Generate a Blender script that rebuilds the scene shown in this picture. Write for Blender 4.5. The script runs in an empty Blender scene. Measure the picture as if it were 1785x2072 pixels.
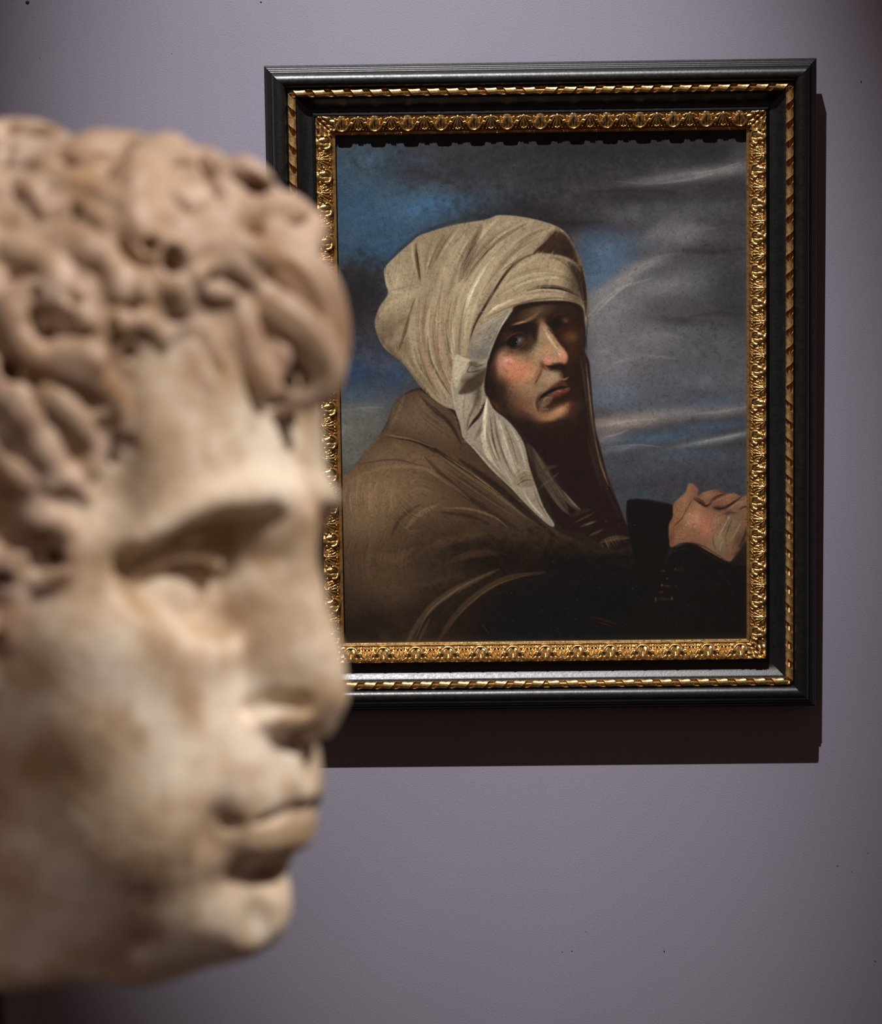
import bpy, bmesh, math, random
import numpy as np
from mathutils import Vector, Matrix, Euler

# ------------------------------------------------------------------ camera
SC = bpy.context.scene
COL = SC.collection
PITCH, ROLL, YAW = math.radians(-6.166), math.radians(0.774), math.radians(1.092)
FPX, CX, CY = 6000.0, 892.5, 1036.0          # focal length and centre for a 1785 x 2072 frame
CAM = np.array([0.0, 0.0, 1.70])
def _cam_axes():
    def rx(t):
        c, s = math.cos(t), math.sin(t); return np.array([[1,0,0],[0,c,-s],[0,s,c]])
    def rz(t):
        c, s = math.cos(t), math.sin(t); return np.array([[c,-s,0],[s,c,0],[0,0,1]])
    def ry(t):
        c, s = math.cos(t), math.sin(t); return np.array([[c,0,s],[0,1,0],[-s,0,c]])
    return rz(YAW) @ rx(PITCH) @ ry(ROLL)    # columns: right, forward, up
CAXES = _cam_axes()
cd = bpy.data.cameras.new('camera')
cam = bpy.data.objects.new('camera', cd); COL.objects.link(cam)
r_, f_, u_ = CAXES[:,0], CAXES[:,1], CAXES[:,2]
cam.matrix_world = Matrix(((r_[0],u_[0],-f_[0],CAM[0]),(r_[1],u_[1],-f_[1],CAM[1]),(r_[2],u_[2],-f_[2],CAM[2]),(0,0,0,1)))
cd.sensor_fit = 'HORIZONTAL'; cd.sensor_width = 24.0
cd.lens = 24.0*FPX/1785.0
cd.clip_start = 0.05; cd.clip_end = 60
cd.dof.use_dof = True; cd.dof.focus_distance = 5.0; cd.dof.aperture_fstop = 15.0
SC.camera = cam

# ------------------------------------------------------------------ world, lights, exposure
SC.view_settings.view_transform = 'Standard'; SC.view_settings.look = 'None'
SC.view_settings.exposure = 0.0; SC.view_settings.gamma = 1.0; SC.view_settings.use_curve_mapping = False
SC.cycles.max_bounces = 6
W = bpy.data.worlds.new('gallery_dusk'); SC.world = W; W.use_nodes = True
W.node_tree.nodes['Background'].inputs[0].default_value = (0.072, 0.043, 0.035, 1)
W.node_tree.nodes['Background'].inputs[1].default_value = 1.0

def spot(name, loc, target, watts, cone, blend, radius, color):
    l = bpy.data.lights.new(name, 'SPOT'); l.energy = watts; l.spot_size = math.radians(cone); l.spot_blend = blend
    l.shadow_soft_size = radius; l.color = color
    o = bpy.data.objects.new(name, l); COL.objects.link(o); o.location = loc
    o.rotation_euler = (Vector(target)-Vector(loc)).to_track_quat('-Z','Y').to_euler()
    return o
WALL_Y = 5.062
spot('picture_spotlight', (-1.094, WALL_Y-3.92, 8.395), (-0.066, WALL_Y, 1.466), 3900, 13.3, 1.0, 0.020, (1.0, 0.965, 0.965))
spot('head_spotlight', (1.12, 0.50, 3.06), (-0.08, 0.93, 1.60), 168, 24, 0.7, 0.06, (1.0, 0.93, 0.86))
spot('head_fill_light', (-0.75, -1.10, 3.10), (-0.10, 0.90, 1.58), 34, 22, 0.8, 0.10, (1.0, 0.92, 0.84))  # added fill lamp, lifts the shaded side of the marble head

# ------------------------------------------------------------------ helpers
def tag(o, label=None, cat=None, group=None, kind=None):
    for k, v in (('label',label),('category',cat),('group',group),('kind',kind)):
        if v: o[k] = v
    return o
def mesh_obj(name, verts, faces, m, parent=None, smooth=False, sharp=None):
    me = bpy.data.meshes.new(name)
    me.from_pydata([tuple(v) for v in verts], [], [tuple(f) for f in faces]); me.update()
    if smooth or sharp is not None:
        me.polygons.foreach_set('use_smooth', [True]*len(me.polygons))
    if sharp is not None: me.set_sharp_from_angle(angle=math.radians(sharp))
    if m: me.materials.append(m)
    o = bpy.data.objects.new(name, me); COL.objects.link(o)
    if parent: o.parent = parent
    return o
def grid_mesh(name, V, F, m, smooth=True):
    """fast mesh from numpy arrays, quads"""
    me = bpy.data.meshes.new(name)
    me.vertices.add(len(V)); me.vertices.foreach_set('co', np.asarray(V, np.float32).ravel())
    me.loops.add(F.size); me.loops.foreach_set('vertex_index', np.asarray(F, np.int32).ravel())
    me.polygons.add(len(F))
    me.polygons.foreach_set('loop_start', np.arange(0, F.size, 4, dtype=np.int32))
    me.polygons.foreach_set('use_smooth', np.full(len(F), smooth))
    me.update(calc_edges=True); me.validate()
    if m: me.materials.append(m)
    return me
def new_mat(name):
    m = bpy.data.materials.new(name); m.use_nodes = True
    return m, m.node_tree.nodes, m.node_tree.links, m.node_tree.nodes['Principled BSDF']
def ramp(n, stops):
    r = n.new('ShaderNodeValToRGB'); e = r.color_ramp.elements
    while len(e) < len(stops): e.new(0.5)
    for i, (p, c) in enumerate(stops): e[i].position = p; e[i].color = (*c, 1)
    return r
def noise(n, l, coord, scale, detail=4, rough=0.55, mapscale=None):
    t = n.new('ShaderNodeTexNoise'); t.inputs['Scale'].default_value = scale
    t.inputs['Detail'].default_value = detail; t.inputs['Roughness'].default_value = rough
    if mapscale:
        mp = n.new('ShaderNodeMapping'); mp.inputs['Scale'].default_value = mapscale
        l.new(coord, mp.inputs[0]); coord = mp.outputs[0]
    l.new(coord, t.inputs['Vector']); return t
def bump(n, l, height, strength, dist, bsdf):
    b = n.new('ShaderNodeBump'); b.inputs['Strength'].default_value = strength; b.inputs['Distance'].default_value = dist
    l.new(height, b.inputs['Height']); l.new(b.outputs[0], bsdf.inputs['Normal']); return b

# ------------------------------------------------------------------ materials
def mat_wall():
    m, n, l, b = new_mat('mauve_wall_fabric')
    tc = n.new('ShaderNodeTexCoord').outputs['Object']
    a = noise(n, l, tc, 1.3, 3); r = ramp(n, [(0.3,(0.345,0.321,0.400)),(0.7,(0.385,0.358,0.438))])
    l.new(a.outputs[0], r.inputs[0])
    w1 = noise(n, l, tc, 260, 3, 0.7, (1,1,3.2)); w2 = noise(n, l, tc, 420, 2, 0.6, (2.4,1,1))
    mx = n.new('ShaderNodeMath'); mx.operation = 'ADD'; l.new(w1.outputs[0], mx.inputs[0]); l.new(w2.outputs[0], mx.inputs[1])
    r2 = ramp(n, [(0.25,(0.78,0.78,0.78)),(0.75,(1.16,1.16,1.16))])
    hf = n.new('ShaderNodeMath'); hf.operation='MULTIPLY'; hf.inputs[1].default_value=0.5; l.new(mx.outputs[0], hf.inputs[0]); l.new(hf.outputs[0], r2.inputs[0])
    mul = n.new('ShaderNodeMix'); mul.data_type='RGBA'; mul.blend_type='MULTIPLY'; mul.inputs[0].default_value=1
    l.new(r.outputs[0], mul.inputs[6]); l.new(r2.outputs[0], mul.inputs[7]); l.new(mul.outputs[2], b.inputs['Base Color'])
    b.inputs['Roughness'].default_value = 0.92; b.inputs['Specular IOR Level'].default_value = 0.15
    bump(n, l, mx.outputs[0], 0.35, 0.0012, b)
    return m
def mat_black():
    m, n, l, b = new_mat('ebonised_wood')
    tc = n.new('ShaderNodeTexCoord').outputs['Object']
    a = noise(n, l, tc, 60, 5, 0.6); r = ramp(n, [(0.35,(0.0045,0.0044,0.0048)),(0.75,(0.0110,0.0105,0.0112))])
    l.new(a.outputs[0], r.inputs[0]); l.new(r.outputs[0], b.inputs['Base Color'])
    q = noise(n, l, tc, 240, 4, 0.65)
    rr = ramp(n, [(0.3,(0.33,)*3),(0.75,(0.48,)*3)]); l.new(q.outputs[0], rr.inputs[0]); l.new(rr.outputs[0], b.inputs['Roughness'])
    b.inputs['Specular IOR Level'].default_value = 0.85
    bump(n, l, q.outputs[0], 0.35, 0.0006, b)
    return m
def mat_gold(name, c0, c1, c2, rough, metal=0.86):
    m, n, l, b = new_mat(name)
    tc = n.new('ShaderNodeTexCoord').outputs['Object']
    a = noise(n, l, tc, 190, 5, 0.65)
    r = ramp(n, [(0.30,c0),(0.44,c1),(0.72,c2)]); l.new(a.outputs[0], r.inputs[0]); l.new(r.outputs[0], b.inputs['Base Color'])
    b.inputs['Metallic'].default_value = metal
    q = noise(n, l, tc, 420, 3, 0.6)
    rr = ramp(n, [(0.3,(rough-0.08,)*3),(0.8,(rough+0.16,)*3)]); l.new(q.outputs[0], rr.inputs[0]); l.new(rr.outputs[0], b.inputs['Roughness'])
    bump(n, l, a.outputs[0], 0.45, 0.0012, b)
    return m
M_WALL = mat_wall(); M_BLACK = mat_black()
M_GOLD = mat_gold('aged_water_gilding', (0.30,0.15,0.05), (0.66,0.42,0.16), (0.86,0.60,0.26), 0.30)
M_BOLE = mat_gold('worn_gilding_over_red_bole', (0.30,0.14,0.06), (0.60,0.37,0.15), (0.84,0.58,0.25), 0.36, 0.62)
m, n_, l_, b_ = new_mat('dark_oak_floor')
tc_ = n_.new('ShaderNodeTexCoord').outputs['Object']
a_ = noise(n_, l_, tc_, 3, 5, 0.6, (0.4,6,1)); r2_ = ramp(n_, [(0.3,(0.045,0.020,0.012)),(0.7,(0.10,0.048,0.028))])
l_.new(a_.outputs[0], r2_.inputs[0]); l_.new(r2_.outputs[0], b_.inputs['Base Color']); b_.inputs['Roughness'].default_value = 0.5
M_FLOOR = m
m, n_, l_, b_ = new_mat('dark_pinholes'); b_.inputs['Base Color'].default_value = (0.012,0.009,0.010,1); b_.inputs['Roughness'].default_value = 0.6
M_HOLE = m

# ------------------------------------------------------------------ structure
def box(name, x0, x1, y0, y1, z0, z1, m, parent=None):
    v = [(x,y,z) for x in (x0,x1) for y in (y0,y1) for z in (z0,z1)]
    f = [(0,1,3,2),(4,6,7,5),(0,4,5,1),(2,3,7,6),(0,2,6,4),(1,5,7,3)]
    return mesh_obj(name, v, f, m, parent)
wall = tag(box('wall_back', -3.2, 3.2, WALL_Y, WALL_Y+0.15, 0, 9.0, M_WALL), kind='structure')
floor = tag(box('floor', -3.2, 3.2, -1.6, WALL_Y+0.15, -0.1, 0, M_FLOOR), kind='structure')

def ray(px, py):
    d = np.array([(px-CX)/FPX, 1.0, (CY-py)/FPX]); return CAXES @ d
def on_wall(px, py):
    d = ray(px, py); t = (WALL_Y-CAM[1])/d[1]; return CAM+d*t
PXW = WALL_Y/FPX
def pinhole(px, py, rw, rh, ang=0.0, deep=False):
    c = on_wall(px, py); v = []; f = []; N = 10
    for ring, (k, dep) in enumerate(((1.0, 0.0), (0.72, -0.0011), (0.3, -0.0014))):
        for i in range(N):
            a = 2*math.pi*i/N; x = rw*k*math.cos(a)*PXW; z = rh*k*math.sin(a)*PXW
            v.append((c[0]+x*math.cos(ang)-z*math.sin(ang), WALL_Y+0.0004+dep, c[2]+x*math.sin(ang)+z*math.cos(ang)))
    for q in range(2):
        for i in range(N):
            j = (i+1) % N; f.append((q*N+i, q*N+j, (q+1)*N+j, (q+1)*N+i))
    f.append(tuple(2*N+i for i in range(N)))
    return mesh_obj('speck', v, f, M_HOLE, wall)
for a in ((55.5,5,4.6,4.2), (1344,1925,1.2,2.6), (1157,1924,1.2,1.0), (1695,1752,1.2,1.3), (1771,1945,1.3,1.3), (1743,165.5,1.2,2.8,-0.3),
          (1138,1926,1.0,1.0), (80,117.5,0.9,0.9), (1724,1764,0.8,0.8), (1756,1726,0.8,0.8), (1186,1885,0.7,0.7), (348,108,0.8,0.8), (528,4,2.4,1.2)):
    pinhole(*a)
# ------------------------------------------------------------------ the framed painting
FW, FH = 0.923, 1.0975                 # outer size of the frame
PX = 5.0/6000.0                        # one photograph pixel at the frame, in metres
FRAME = bpy.data.objects.new('framed_painting', None); COL.objects.link(FRAME)
FRAME.location = (0.0797, 5.036, 1.3648); FRAME.rotation_euler = (math.radians(0.9), 0, 0)
tag(FRAME, 'framed oil painting of a white turbaned person in a black and gilt frame', 'painting')
# frame space: x right, z up, -y towards the room.  A rail point is (w inward from the outer edge, h out of the back), in pixels
cush = [(31+14.5*math.cos(a)*(1 if a < math.pi/2 else 1.0), 44+14*math.sin(a)) for a in np.linspace(math.pi, 0, 15)]
scot = [(65+29*t, 39-13.5*math.sin(min(1,t*1.12)*math.pi/2)) for t in np.linspace(0,1,9)]
PROFILE = ([(0,0),(0,23),(0.8,24.5),(2.5,25)] + [(3+9*t, 26+9*t+1.6*math.sin(t*math.pi*2.0)) for t in np.linspace(0,1,8)]
           + [(12.5,36.5),(13.2,39.5),(14.4,40.4),(15.6,39.6),(16,42)] + cush + [(46.2,42),(47,41)] + scot
           + [(95,26.5),(100.5,40),(102.2,41),(102.4,36),(134.5,26),(135,29),(136.6,29.6),(138,27.6),(139.2,28.2),(140.6,27.6),(141,16),(141,6),(0,0)])
SIDES = ('top','right','bottom','left')
def side_pt(side, s, w, h):
    """s runs along the side (metres from its middle), w inward and h outward in pixels"""
    w *= PX; h *= PX
    if side == 'top': return Vector((s, -h, FH/2-w))
    if side == 'bottom': return Vector((-s, -h, -FH/2+w))
    if side == 'right': return Vector((FW/2-w, -h, -s))
    return Vector((-FW/2+w, -h, s))
def half_len(side): return FW/2 if side in ('top','bottom') else FH/2
def side_matrix(side, s, w, h):
    """frame for a piece: local x along the side, y out of the frame, z inward"""
    o = side_pt(side, s, w, h)
    ax = (side_pt(side, s+1, w, h)-o); az = (side_pt(side, s, w+1/PX, h)-o); ay = Vector((0,-1,0))
    return Matrix(((ax.x,ay.x,az.x,o.x),(ax.y,ay.y,az.y,o.y),(ax.z,ay.z,az.z,o.z),(0,0,0,1)))
GILT_FROM = [i for i, p in enumerate(PROFILE) if p[0] > 102.1][0]
def rail_mesh(side, pts, name, m, parent):
    L = half_len(side); v = []; f = []; n = len(pts)
    for w, h in pts: v.append(side_pt(side, -(L-w*PX), w, h)); 
    for w, h in pts: v.append(side_pt(side, (L-w*PX), w, h))
    for i in range(n-1): f.append((i, i+1, n+i+1, n+i))
    return mesh_obj(name, v, f, m, parent, sharp=38)
RAIL = {}
for sd in SIDES:
    RAIL[sd] = rail_mesh(sd, PROFILE[:GILT_FROM]+[(102.2,2),(0,0)], 'frame_rail', M_BLACK, FRAME)
    g = rail_mesh(sd, [(102.3,4)]+PROFILE[GILT_FROM:-1], 'sight_edge', M_GOLD, RAIL[sd])
tag(RAIL['top'], 'black moulded top rail of the frame')

# --- twisted ribbon wound on a thin rod, one turn per piece, mirrored about the middle of every side
ROPE_W, ROPE_H, ROPE_R, ROPE_P = 56.0, 43.5, 7.9, 37.6
def ribbon_mesh(hand):
    NA, NB = 16, 5; V = []; F = []
    P = ROPE_P; half = 0.30*P
    for i in range(NA+1):
        th = -math.pi*1.0 + 2*math.pi*i/NA
        for j in range(NB+1):
            b = -1+2*j/NB
            x = -hand*0.27*P*math.sin(th*0.5)*1.15 + b*half
            r = ROPE_R*(1-0.10*(1-b*b))            # edges curl outwards
            for rr in (r, r-1.1):
                V.append((x*PX, rr*math.cos(th)*PX, rr*math.sin(th)*PX))
    idx = lambda i,j,k: (i*(NB+1)+j)*2+k
    for i in range(NA):
        for j in range(NB):
            F.append((idx(i,j,0),idx(i,j+1,0),idx(i+1,j+1,0),idx(i+1,j,0)))
            F.append((idx(i,j,1),idx(i+1,j,1),idx(i+1,j+1,1),idx(i,j+1,1)))
        F.append((idx(i,0,0),idx(i+1,0,0),idx(i+1,0,1),idx(i,0,1)))
        F.append((idx(i,NB,0),idx(i,NB,1),idx(i+1,NB,1),idx(i+1,NB,0)))
    k0 = len(V)                                    # the hollow inside of the ribbon, seen through the gaps
    NT = 8
    for e in (-0.5, 0.5):
        for k in range(NT+1):
            th = math.pi*(0.42+1.16*k/NT); V.append((e*P*PX, ROPE_R*(0.30+0.55*math.cos(th))*PX, ROPE_R*0.99*math.sin(th)*PX))
    for k in range(NT): F.append((k0+k, k0+k+1, k0+NT+1+k+1, k0+NT+1+k))
    me = bpy.data.meshes.new('ribbon_turn'); me.from_pydata(V,[],F); me.update()
    me.polygons.foreach_set('use_smooth',[True]*len(F)); me.set_sharp_from_angle(angle=math.radians(50)); me.materials.append(M_BOLE)
    return me
RIB = {1: ribbon_mesh(1), -1: ribbon_mesh(-1)}
def place(name, me, side, s, w, h, parent):
    o = bpy.data.objects.new(name, me); COL.objects.link(o); o.parent = parent
    o.matrix_local = side_matrix(side, s, w, h); return o
for sd in SIDES:
    L = half_len(sd)-ROPE_W*PX
    n = int(round(2*L/(ROPE_P*PX)))
    step = 2*L/n
    for i in range(n):
        s = -L+(i+0.5)*step
        place('ribbon_turn', RIB[-1 if s < 0 else 1], sd, s, ROPE_W, ROPE_H, RAIL[sd])
    N = 8; v = []; f = []
    for e in (-1, 1):
        for k in range(N):
            a = 2*math.pi*k/N
            v.append(side_pt(sd, e*(L+ROPE_R*PX*0.6), ROPE_W+2.0*math.cos(a), ROPE_H+1.5+2.0*math.sin(a)))
    for k in range(N): f.append((k,(k+1)%N,N+(k+1)%N,N+k))
    f.append(tuple(range(N))); f.append(tuple(range(2*N-1,N-1,-1)))
    mesh_obj('rod', v, f, M_BOLE, RAIL[sd], smooth=True)

# --- carved gilt leaf border: heightfield pieces, shell and leaf cluster by turns, and a corner leaf
GW0, GW1, UNIT = 102.6, 134.4, 69.4
def cap(S, T, x0, y0, x1, y1, r0, r1, hgt):
    dx, dy = x1-x0, y1-y0; L2 = dx*dx+dy*dy+1e-9
    t = np.clip(((S-x0)*dx+(T-y0)*dy)/L2, 0, 1); r = r0+(r1-r0)*t
    d = np.hypot(S-(x0+t*dx), T-(y0+t*dy))/r
    return hgt*np.sqrt(np.clip(1-d*d, 0, 1))
def shell_h(S, T):
    h = cap(S,T,0,4.5,0,6,8.5,8.5,7.5)
    h = np.maximum(h, cap(S,T,-4,8,-7,23,5.5,8.5,8.0)); h = np.maximum(h, cap(S,T,4,8,7,23,5.5,8.5,8.0))
    ring = np.abs(np.hypot(S/1.25, T-20)-10.2); h = np.maximum(h, np.where(T>17, 10*np.sqrt(np.clip(1-(ring/2.6)**2,0,1)), 0))
    h -= 3.5*np.exp(-(S/1.2)**2)*np.clip((T-9)/6,0,1)*np.clip((27-T)/3,0,1)
    h = np.maximum(h, cap(S,T,-13,6,-12,7,3.4,3.4,7)); h = np.maximum(h, cap(S,T,13,6,12,7,3.4,3.4,7))
    return h
def leaf_h(S, T):
    h = cap(S,T,0,3,0,25,2.0,3.4,7.5)
    for sg in (-1, 1):
        h = np.maximum(h, cap(S,T,sg*1.5,4,sg*7,24,1.5,2.8,6.8)); h = np.maximum(h, cap(S,T,sg*3,4,sg*13,19,1.4,3.0,7.5))
        h = np.maximum(h, cap(S,T,sg*14,16,sg*14.5,17,5.0,5.0,8.0)); h = np.maximum(h, cap(S,T,sg*6,4,sg*13,8,2.0,3.4,6.8))
        h = np.maximum(h, cap(S,T,sg*3.6,27.5,sg*3.4,27.6,2.7,2.7,8.5)); h = np.maximum(h, cap(S,T,sg*9.5,28,sg*9.6,28,2.1,2.1,6.5))
        h = np.maximum(h, cap(S,T,sg*16,26,sg*17,29,2.0,2.4,6))
        h -= 3.0*np.exp(-((S-sg*14.2)/1.3)**2-((T-16.5)/3.0)**2)
    h = np.maximum(h, cap(S,T,0,28.6,0,28.6,2.5,2.5,9.0)); h = np.maximum(h, cap(S,T,0,3,0,3,4,4,6.5))
    return h
def tile_mesh(name, fn, half, step, jit):
    rs = np.random.RandomState(jit)
    s = np.linspace(-half, half, int(2*half/step)+1); t = np.linspace(0, GW1-GW0, int((GW1-GW0)/step)+1)
    S, T = np.meshgrid(s, t, indexing='ij')
    wob = sum(rs.uniform(0.2,0.5)*np.sin(S*rs.uniform(0.3,0.9)+T*rs.uniform(-0.8,0.8)+rs.uniform(0,6)) for _ in range(5))
    h = fn(S+0.5*np.sin(T*0.5+jit), T)+0.35*wob
    base = 36.2-(T/(GW1-GW0))*9.5 + 2.0*np.sin(np.pi*T/(GW1-GW0))
    h = np.clip(h, 0, None)*0.92
    V = np.stack([S*PX, (base+h)*PX, T*PX], -1).reshape(-1,3)
    a, b = S.shape; I = np.arange(a*b).reshape(a,b)
    F = np.stack([I[:-1,:-1],I[:-1,1:],I[1:,1:],I[1:,:-1]],-1).reshape(-1,4)
    # skirt down to the moulding so every piece is a solid carving
    rim = list(I[:,0])+list(I[-1,1:])+list(I[::-1,-1][1:])+list(I[0,::-1][1:-1]); n = len(rim)
    Vs = V[rim].copy(); Vs[:,1] = 25.5*PX; base_i = len(V); V = np.vstack([V,Vs])
    sk = np.array([(rim[k], base_i+k, base_i+(k+1)%n, rim[(k+1)%n]) for k in range(n)])
    me = grid_mesh(name, V, np.vstack([F[:, ::-1], sk]), M_GOLD); me.set_sharp_from_angle(angle=math.radians(60))
    return me
SHELLS = [tile_mesh('gilt_shell', shell_h, 15.2, 0.95, k) for k in range(3)]
LEAVES = [tile_mesh('gilt_leaf', leaf_h, 19.5, 0.95, 10+k) for k in range(3)]
def corner_mesh(L=34.0):
    """rayed leaf filling a mitred corner: local x along the side from the mitre"""
    n = 38; V = []; F = []
    T = np.linspace(0, GW1-GW0, 31)
    for i in range(n):
        for t in T:
            x0 = t; s = x0+(L+4-x0)*i/(n-1)                       # starts on the mitre line x = t
            ang = math.atan2(s-t*0.2, 6+t*0.75)
            hh = 4.2*abs(math.sin(ang*9.5))**0.8 + 1.2*math.sin(t*0.7) + (3.0 if i > 2 else 0.0)
            hh += 3.5*math.exp(-((s-30)/3.2)**2-((t-27)/3)**2)+3.0*math.exp(-((s-24)/3.0)**2-((t-5)/4)**2)
            base = 36.2-(t/(GW1-GW0))*9.5
            V.append((s*PX, (base+hh)*PX, t*PX))
    I = np.arange(n*len(T)).reshape(n,len(T))
    F = np.stack([I[:-1,:-1],I[:-1,1:],I[1:,1:],I[1:,:-1]],-1).reshape(-1,4)
    return np.array(V), F
CV, CF = corner_mesh()
CL = grid_mesh('corner_leaf', CV, CF[:, ::-1], M_GOLD); CL.set_sharp_from_angle(angle=math.radians(50))
CV2 = CV.copy(); CV2[:,0] *= -1
CR = grid_mesh('corner_leaf', CV2, CF, M_GOLD); CR.set_sharp_from_angle(angle=math.radians(50))
rng = random.Random(4)
for sd in SIDES:
    G = half_len(sd)-GW0*PX                      # gilt border half length at its outer edge
    place('corner_leaf', CL, sd, -G, GW0, 0, RAIL[sd]); place('corner_leaf', CR, sd, G, GW0, 0, RAIL[sd])
    room = 2*(G-37*PX); n = int(round((room-30*PX)/(UNIT*PX))); step = (room-30.4*PX)/n
    for i in range(n+1):
        s = -G+37*PX+15.2*PX+i*step
        place('gilt_shell', SHELLS[rng.randrange(3)], sd, s, GW0, 0, RAIL[sd])
        if i < n: place('gilt_leaf', LEAVES[rng.randrange(3)], sd, s+step/2, GW0, 0, RAIL[sd])
# ------------------------------------------------------------------ the painted canvas: brush strokes laid down one after another
class Easel:
    """A small painting engine. Coordinates run x 683..1519, y 262..1302; K samples per unit."""
    X0, Y0, X1, Y1, K = 683.0, 262.0, 1519.0, 1302.0, 1.0
    def __init__(s, base):
        s.w = int((s.X1-s.X0)*s.K); s.h = int((s.Y1-s.Y0)*s.K)
        s.img = np.empty((s.h, s.w, 3), np.float32); s.img[:] = base
        s.rs = np.random.RandomState(7); s.mask = None
        ys, xs = np.mgrid[0:s.h, 0:s.w].astype(np.float32)
        s.PX = s.X0+(xs+0.5)/s.K; s.PY = s.Y0+(ys+0.5)/s.K
        s.n1 = s.fbm(90, 4); s.n2 = s.fbm(30, 4); s.n3 = s.fbm(9, 3); s.tab = s.rs.rand(4096).astype(np.float32)
    def vn(s, cell, ax=1.0, ay=1.0):
        gw, gh = int((s.X1-s.X0)/(cell*ax))+4, int((s.Y1-s.Y0)/(cell*ay))+4
        g = s.rs.rand(gh, gw).astype(np.float32)
        fx = (s.PX-s.X0)/(cell*ax); fy = (s.PY-s.Y0)/(cell*ay)
        ix = fx.astype(int); iy = fy.astype(int); tx = fx-ix; ty = fy-iy
        tx = tx*tx*(3-2*tx); ty = ty*ty*(3-2*ty)
        return (g[iy,ix]*(1-tx)+g[iy,ix+1]*tx)*(1-ty)+(g[iy+1,ix]*(1-tx)+g[iy+1,ix+1]*tx)*ty
    def fbm(s, cell, oct, ax=1.0, ay=1.0):
        o = 0; a = 1.0; t = 0
        for _ in range(oct): o = o+a*s.vn(cell, ax, ay); t += a; a *= 0.55; cell *= 0.5
        return o/t-0.5
    def win(s, x0, y0, x1, y1):
        a = max(0,int((y0-s.Y0)*s.K)); b = min(s.h,int((y1-s.Y0)*s.K)+2); c = max(0,int((x0-s.X0)*s.K)); d = min(s.w,int((x1-s.X0)*s.K)+2)
        return None if (a >= b or c >= d) else (slice(a,b), slice(c,d))
    def lay(s, W, m, col):
        m = np.clip(m, 0, 1)[...,None]
        if s.mask is not None: m = m*s.mask[W][...,None]
        s.img[W] = s.img[W]*(1-m)+np.array(col, np.float32)*m
    def blob(s, x, y, rx, ry, col, op=1.0, ang=0.0, rag=0.25, hard=1.0):
        R = max(rx,ry)*2.6; W = s.win(x-R,y-R,x+R,y+R)
        if W is None: return
        a = math.radians(ang); dx = s.PX[W]-x; dy = s.PY[W]-y
        u = (dx*math.cos(a)+dy*math.sin(a))/rx; v = (-dx*math.sin(a)+dy*math.cos(a))/ry
        d = (u*u+v*v)*(1+rag*4*s.n2[W]+rag*3*s.n3[W])
        s.lay(W, op*np.exp(-np.abs(d)**hard*1.1), col)
    @staticmethod
    def curve(P, n, closed=False):
        P = [np.array(p, float) for p in P]; o = []; N = len(P); rng_ = range(N if closed else N-1)
        for i in rng_:
            g = (lambda k: P[k % N]) if closed else (lambda k: P[min(max(k,0),N-1)])
            p0,p1,p2,p3 = g(i-1),g(i),g(i+1),g(i+2)
            for k in range(n):
                t = k/n; o.append(0.5*((2*p1)+(p2-p0)*t+(2*p0-5*p1+4*p2-p3)*t*t+(3*p1-p0-3*p2+p3)*t**3))
        if not closed: o.append(P[-1])
        return np.array(o)
    def clip(s, P=None, soft=1.6, contrast=None):
        """keep the next strokes inside an outline (None: whole canvas); optionally deepen the light and dark inside it"""
        s.mask = None
        if P is None: return
        keep = s.img.copy(); s.img[:] = 0; s.poly(P, (1,1,1), soft); m = s.img[...,0].copy(); s.img = keep
        if contrast:
            g, lo = contrast; mean = (s.img*m[...,None]).sum((0,1))/m.sum()
            out = np.clip(mean+(s.img-mean)*g, lo, 255); s.img = s.img*(1-m[...,None])+out*m[...,None]
        else: s.mask = m
    def poly(s, P, col, soft=2.0, op=1.0, rag=0.0, n=5):
        C = s.curve(P, n, True); pad = soft*2+4
        W = s.win(C[:,0].min()-pad, C[:,1].min()-pad, C[:,0].max()+pad, C[:,1].max()+pad)
        if W is None: return
        X = s.PX[W]+rag*30*s.n3[W]; Y = s.PY[W]+rag*30*s.n2[W]
        inside = np.zeros(X.shape, bool); dist = np.full(X.shape, 1e9, np.float32)
        D = np.roll(C, -1, 0)
        for (ax,ay),(bx,by) in zip(C, D):
            c = ((ay > Y) != (by > Y))
            if ay != by: inside ^= c & (X < (bx-ax)*(Y-ay)/(by-ay)+ax)
            dx, dy = bx-ax, by-ay; t = np.clip(((X-ax)*dx+(Y-ay)*dy)/(dx*dx+dy*dy+1e-9),0,1)
            dist = np.minimum(dist, (X-ax-t*dx)**2+(Y-ay-t*dy)**2)
        sd = np.sqrt(dist)*np.where(inside, 1, -1)
        m = np.clip(sd/(2*soft)+0.5, 0, 1); m = m*m*(3-2*m)
        s.lay(W, op*m, col)
    def stroke(s, P, w, col, op=0.9, soft=0.6, bri=0.35, taper=(0.35,0.35), n=6):
        """a loaded brush drawn along a curve: width w, streaked by its bristles, thinning at both ends"""
        C = s.curve(P, n); R = w+3
        W = s.win(C[:,0].min()-R, C[:,1].min()-R, C[:,0].max()+R, C[:,1].max()+R)
        if W is None: return
        X, Y = s.PX[W], s.PY[W]; best = np.full(X.shape, 1e9, np.float32); sv = np.zeros_like(best); ss = np.zeros_like(best)
        L = np.concatenate([[0], np.cumsum(np.hypot(*np.diff(C,axis=0).T))]); T = L[-1]+1e-6
        for i in range(len(C)-1):
            ax, ay = C[i]; dx, dy = C[i+1]-C[i]; l2 = dx*dx+dy*dy+1e-9
            t = np.clip(((X-ax)*dx+(Y-ay)*dy)/l2,0,1); ex = X-ax-t*dx; ey = Y-ay-t*dy; d = ex*ex+ey*ey
            k = d < best; best[k] = d[k]; sv[k] = ((ex*-dy+ey*dx)/math.sqrt(l2))[k]; ss[k] = (L[i]+t*math.sqrt(l2))[k]
        u = ss/T; prof = np.ones_like(u)
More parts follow.
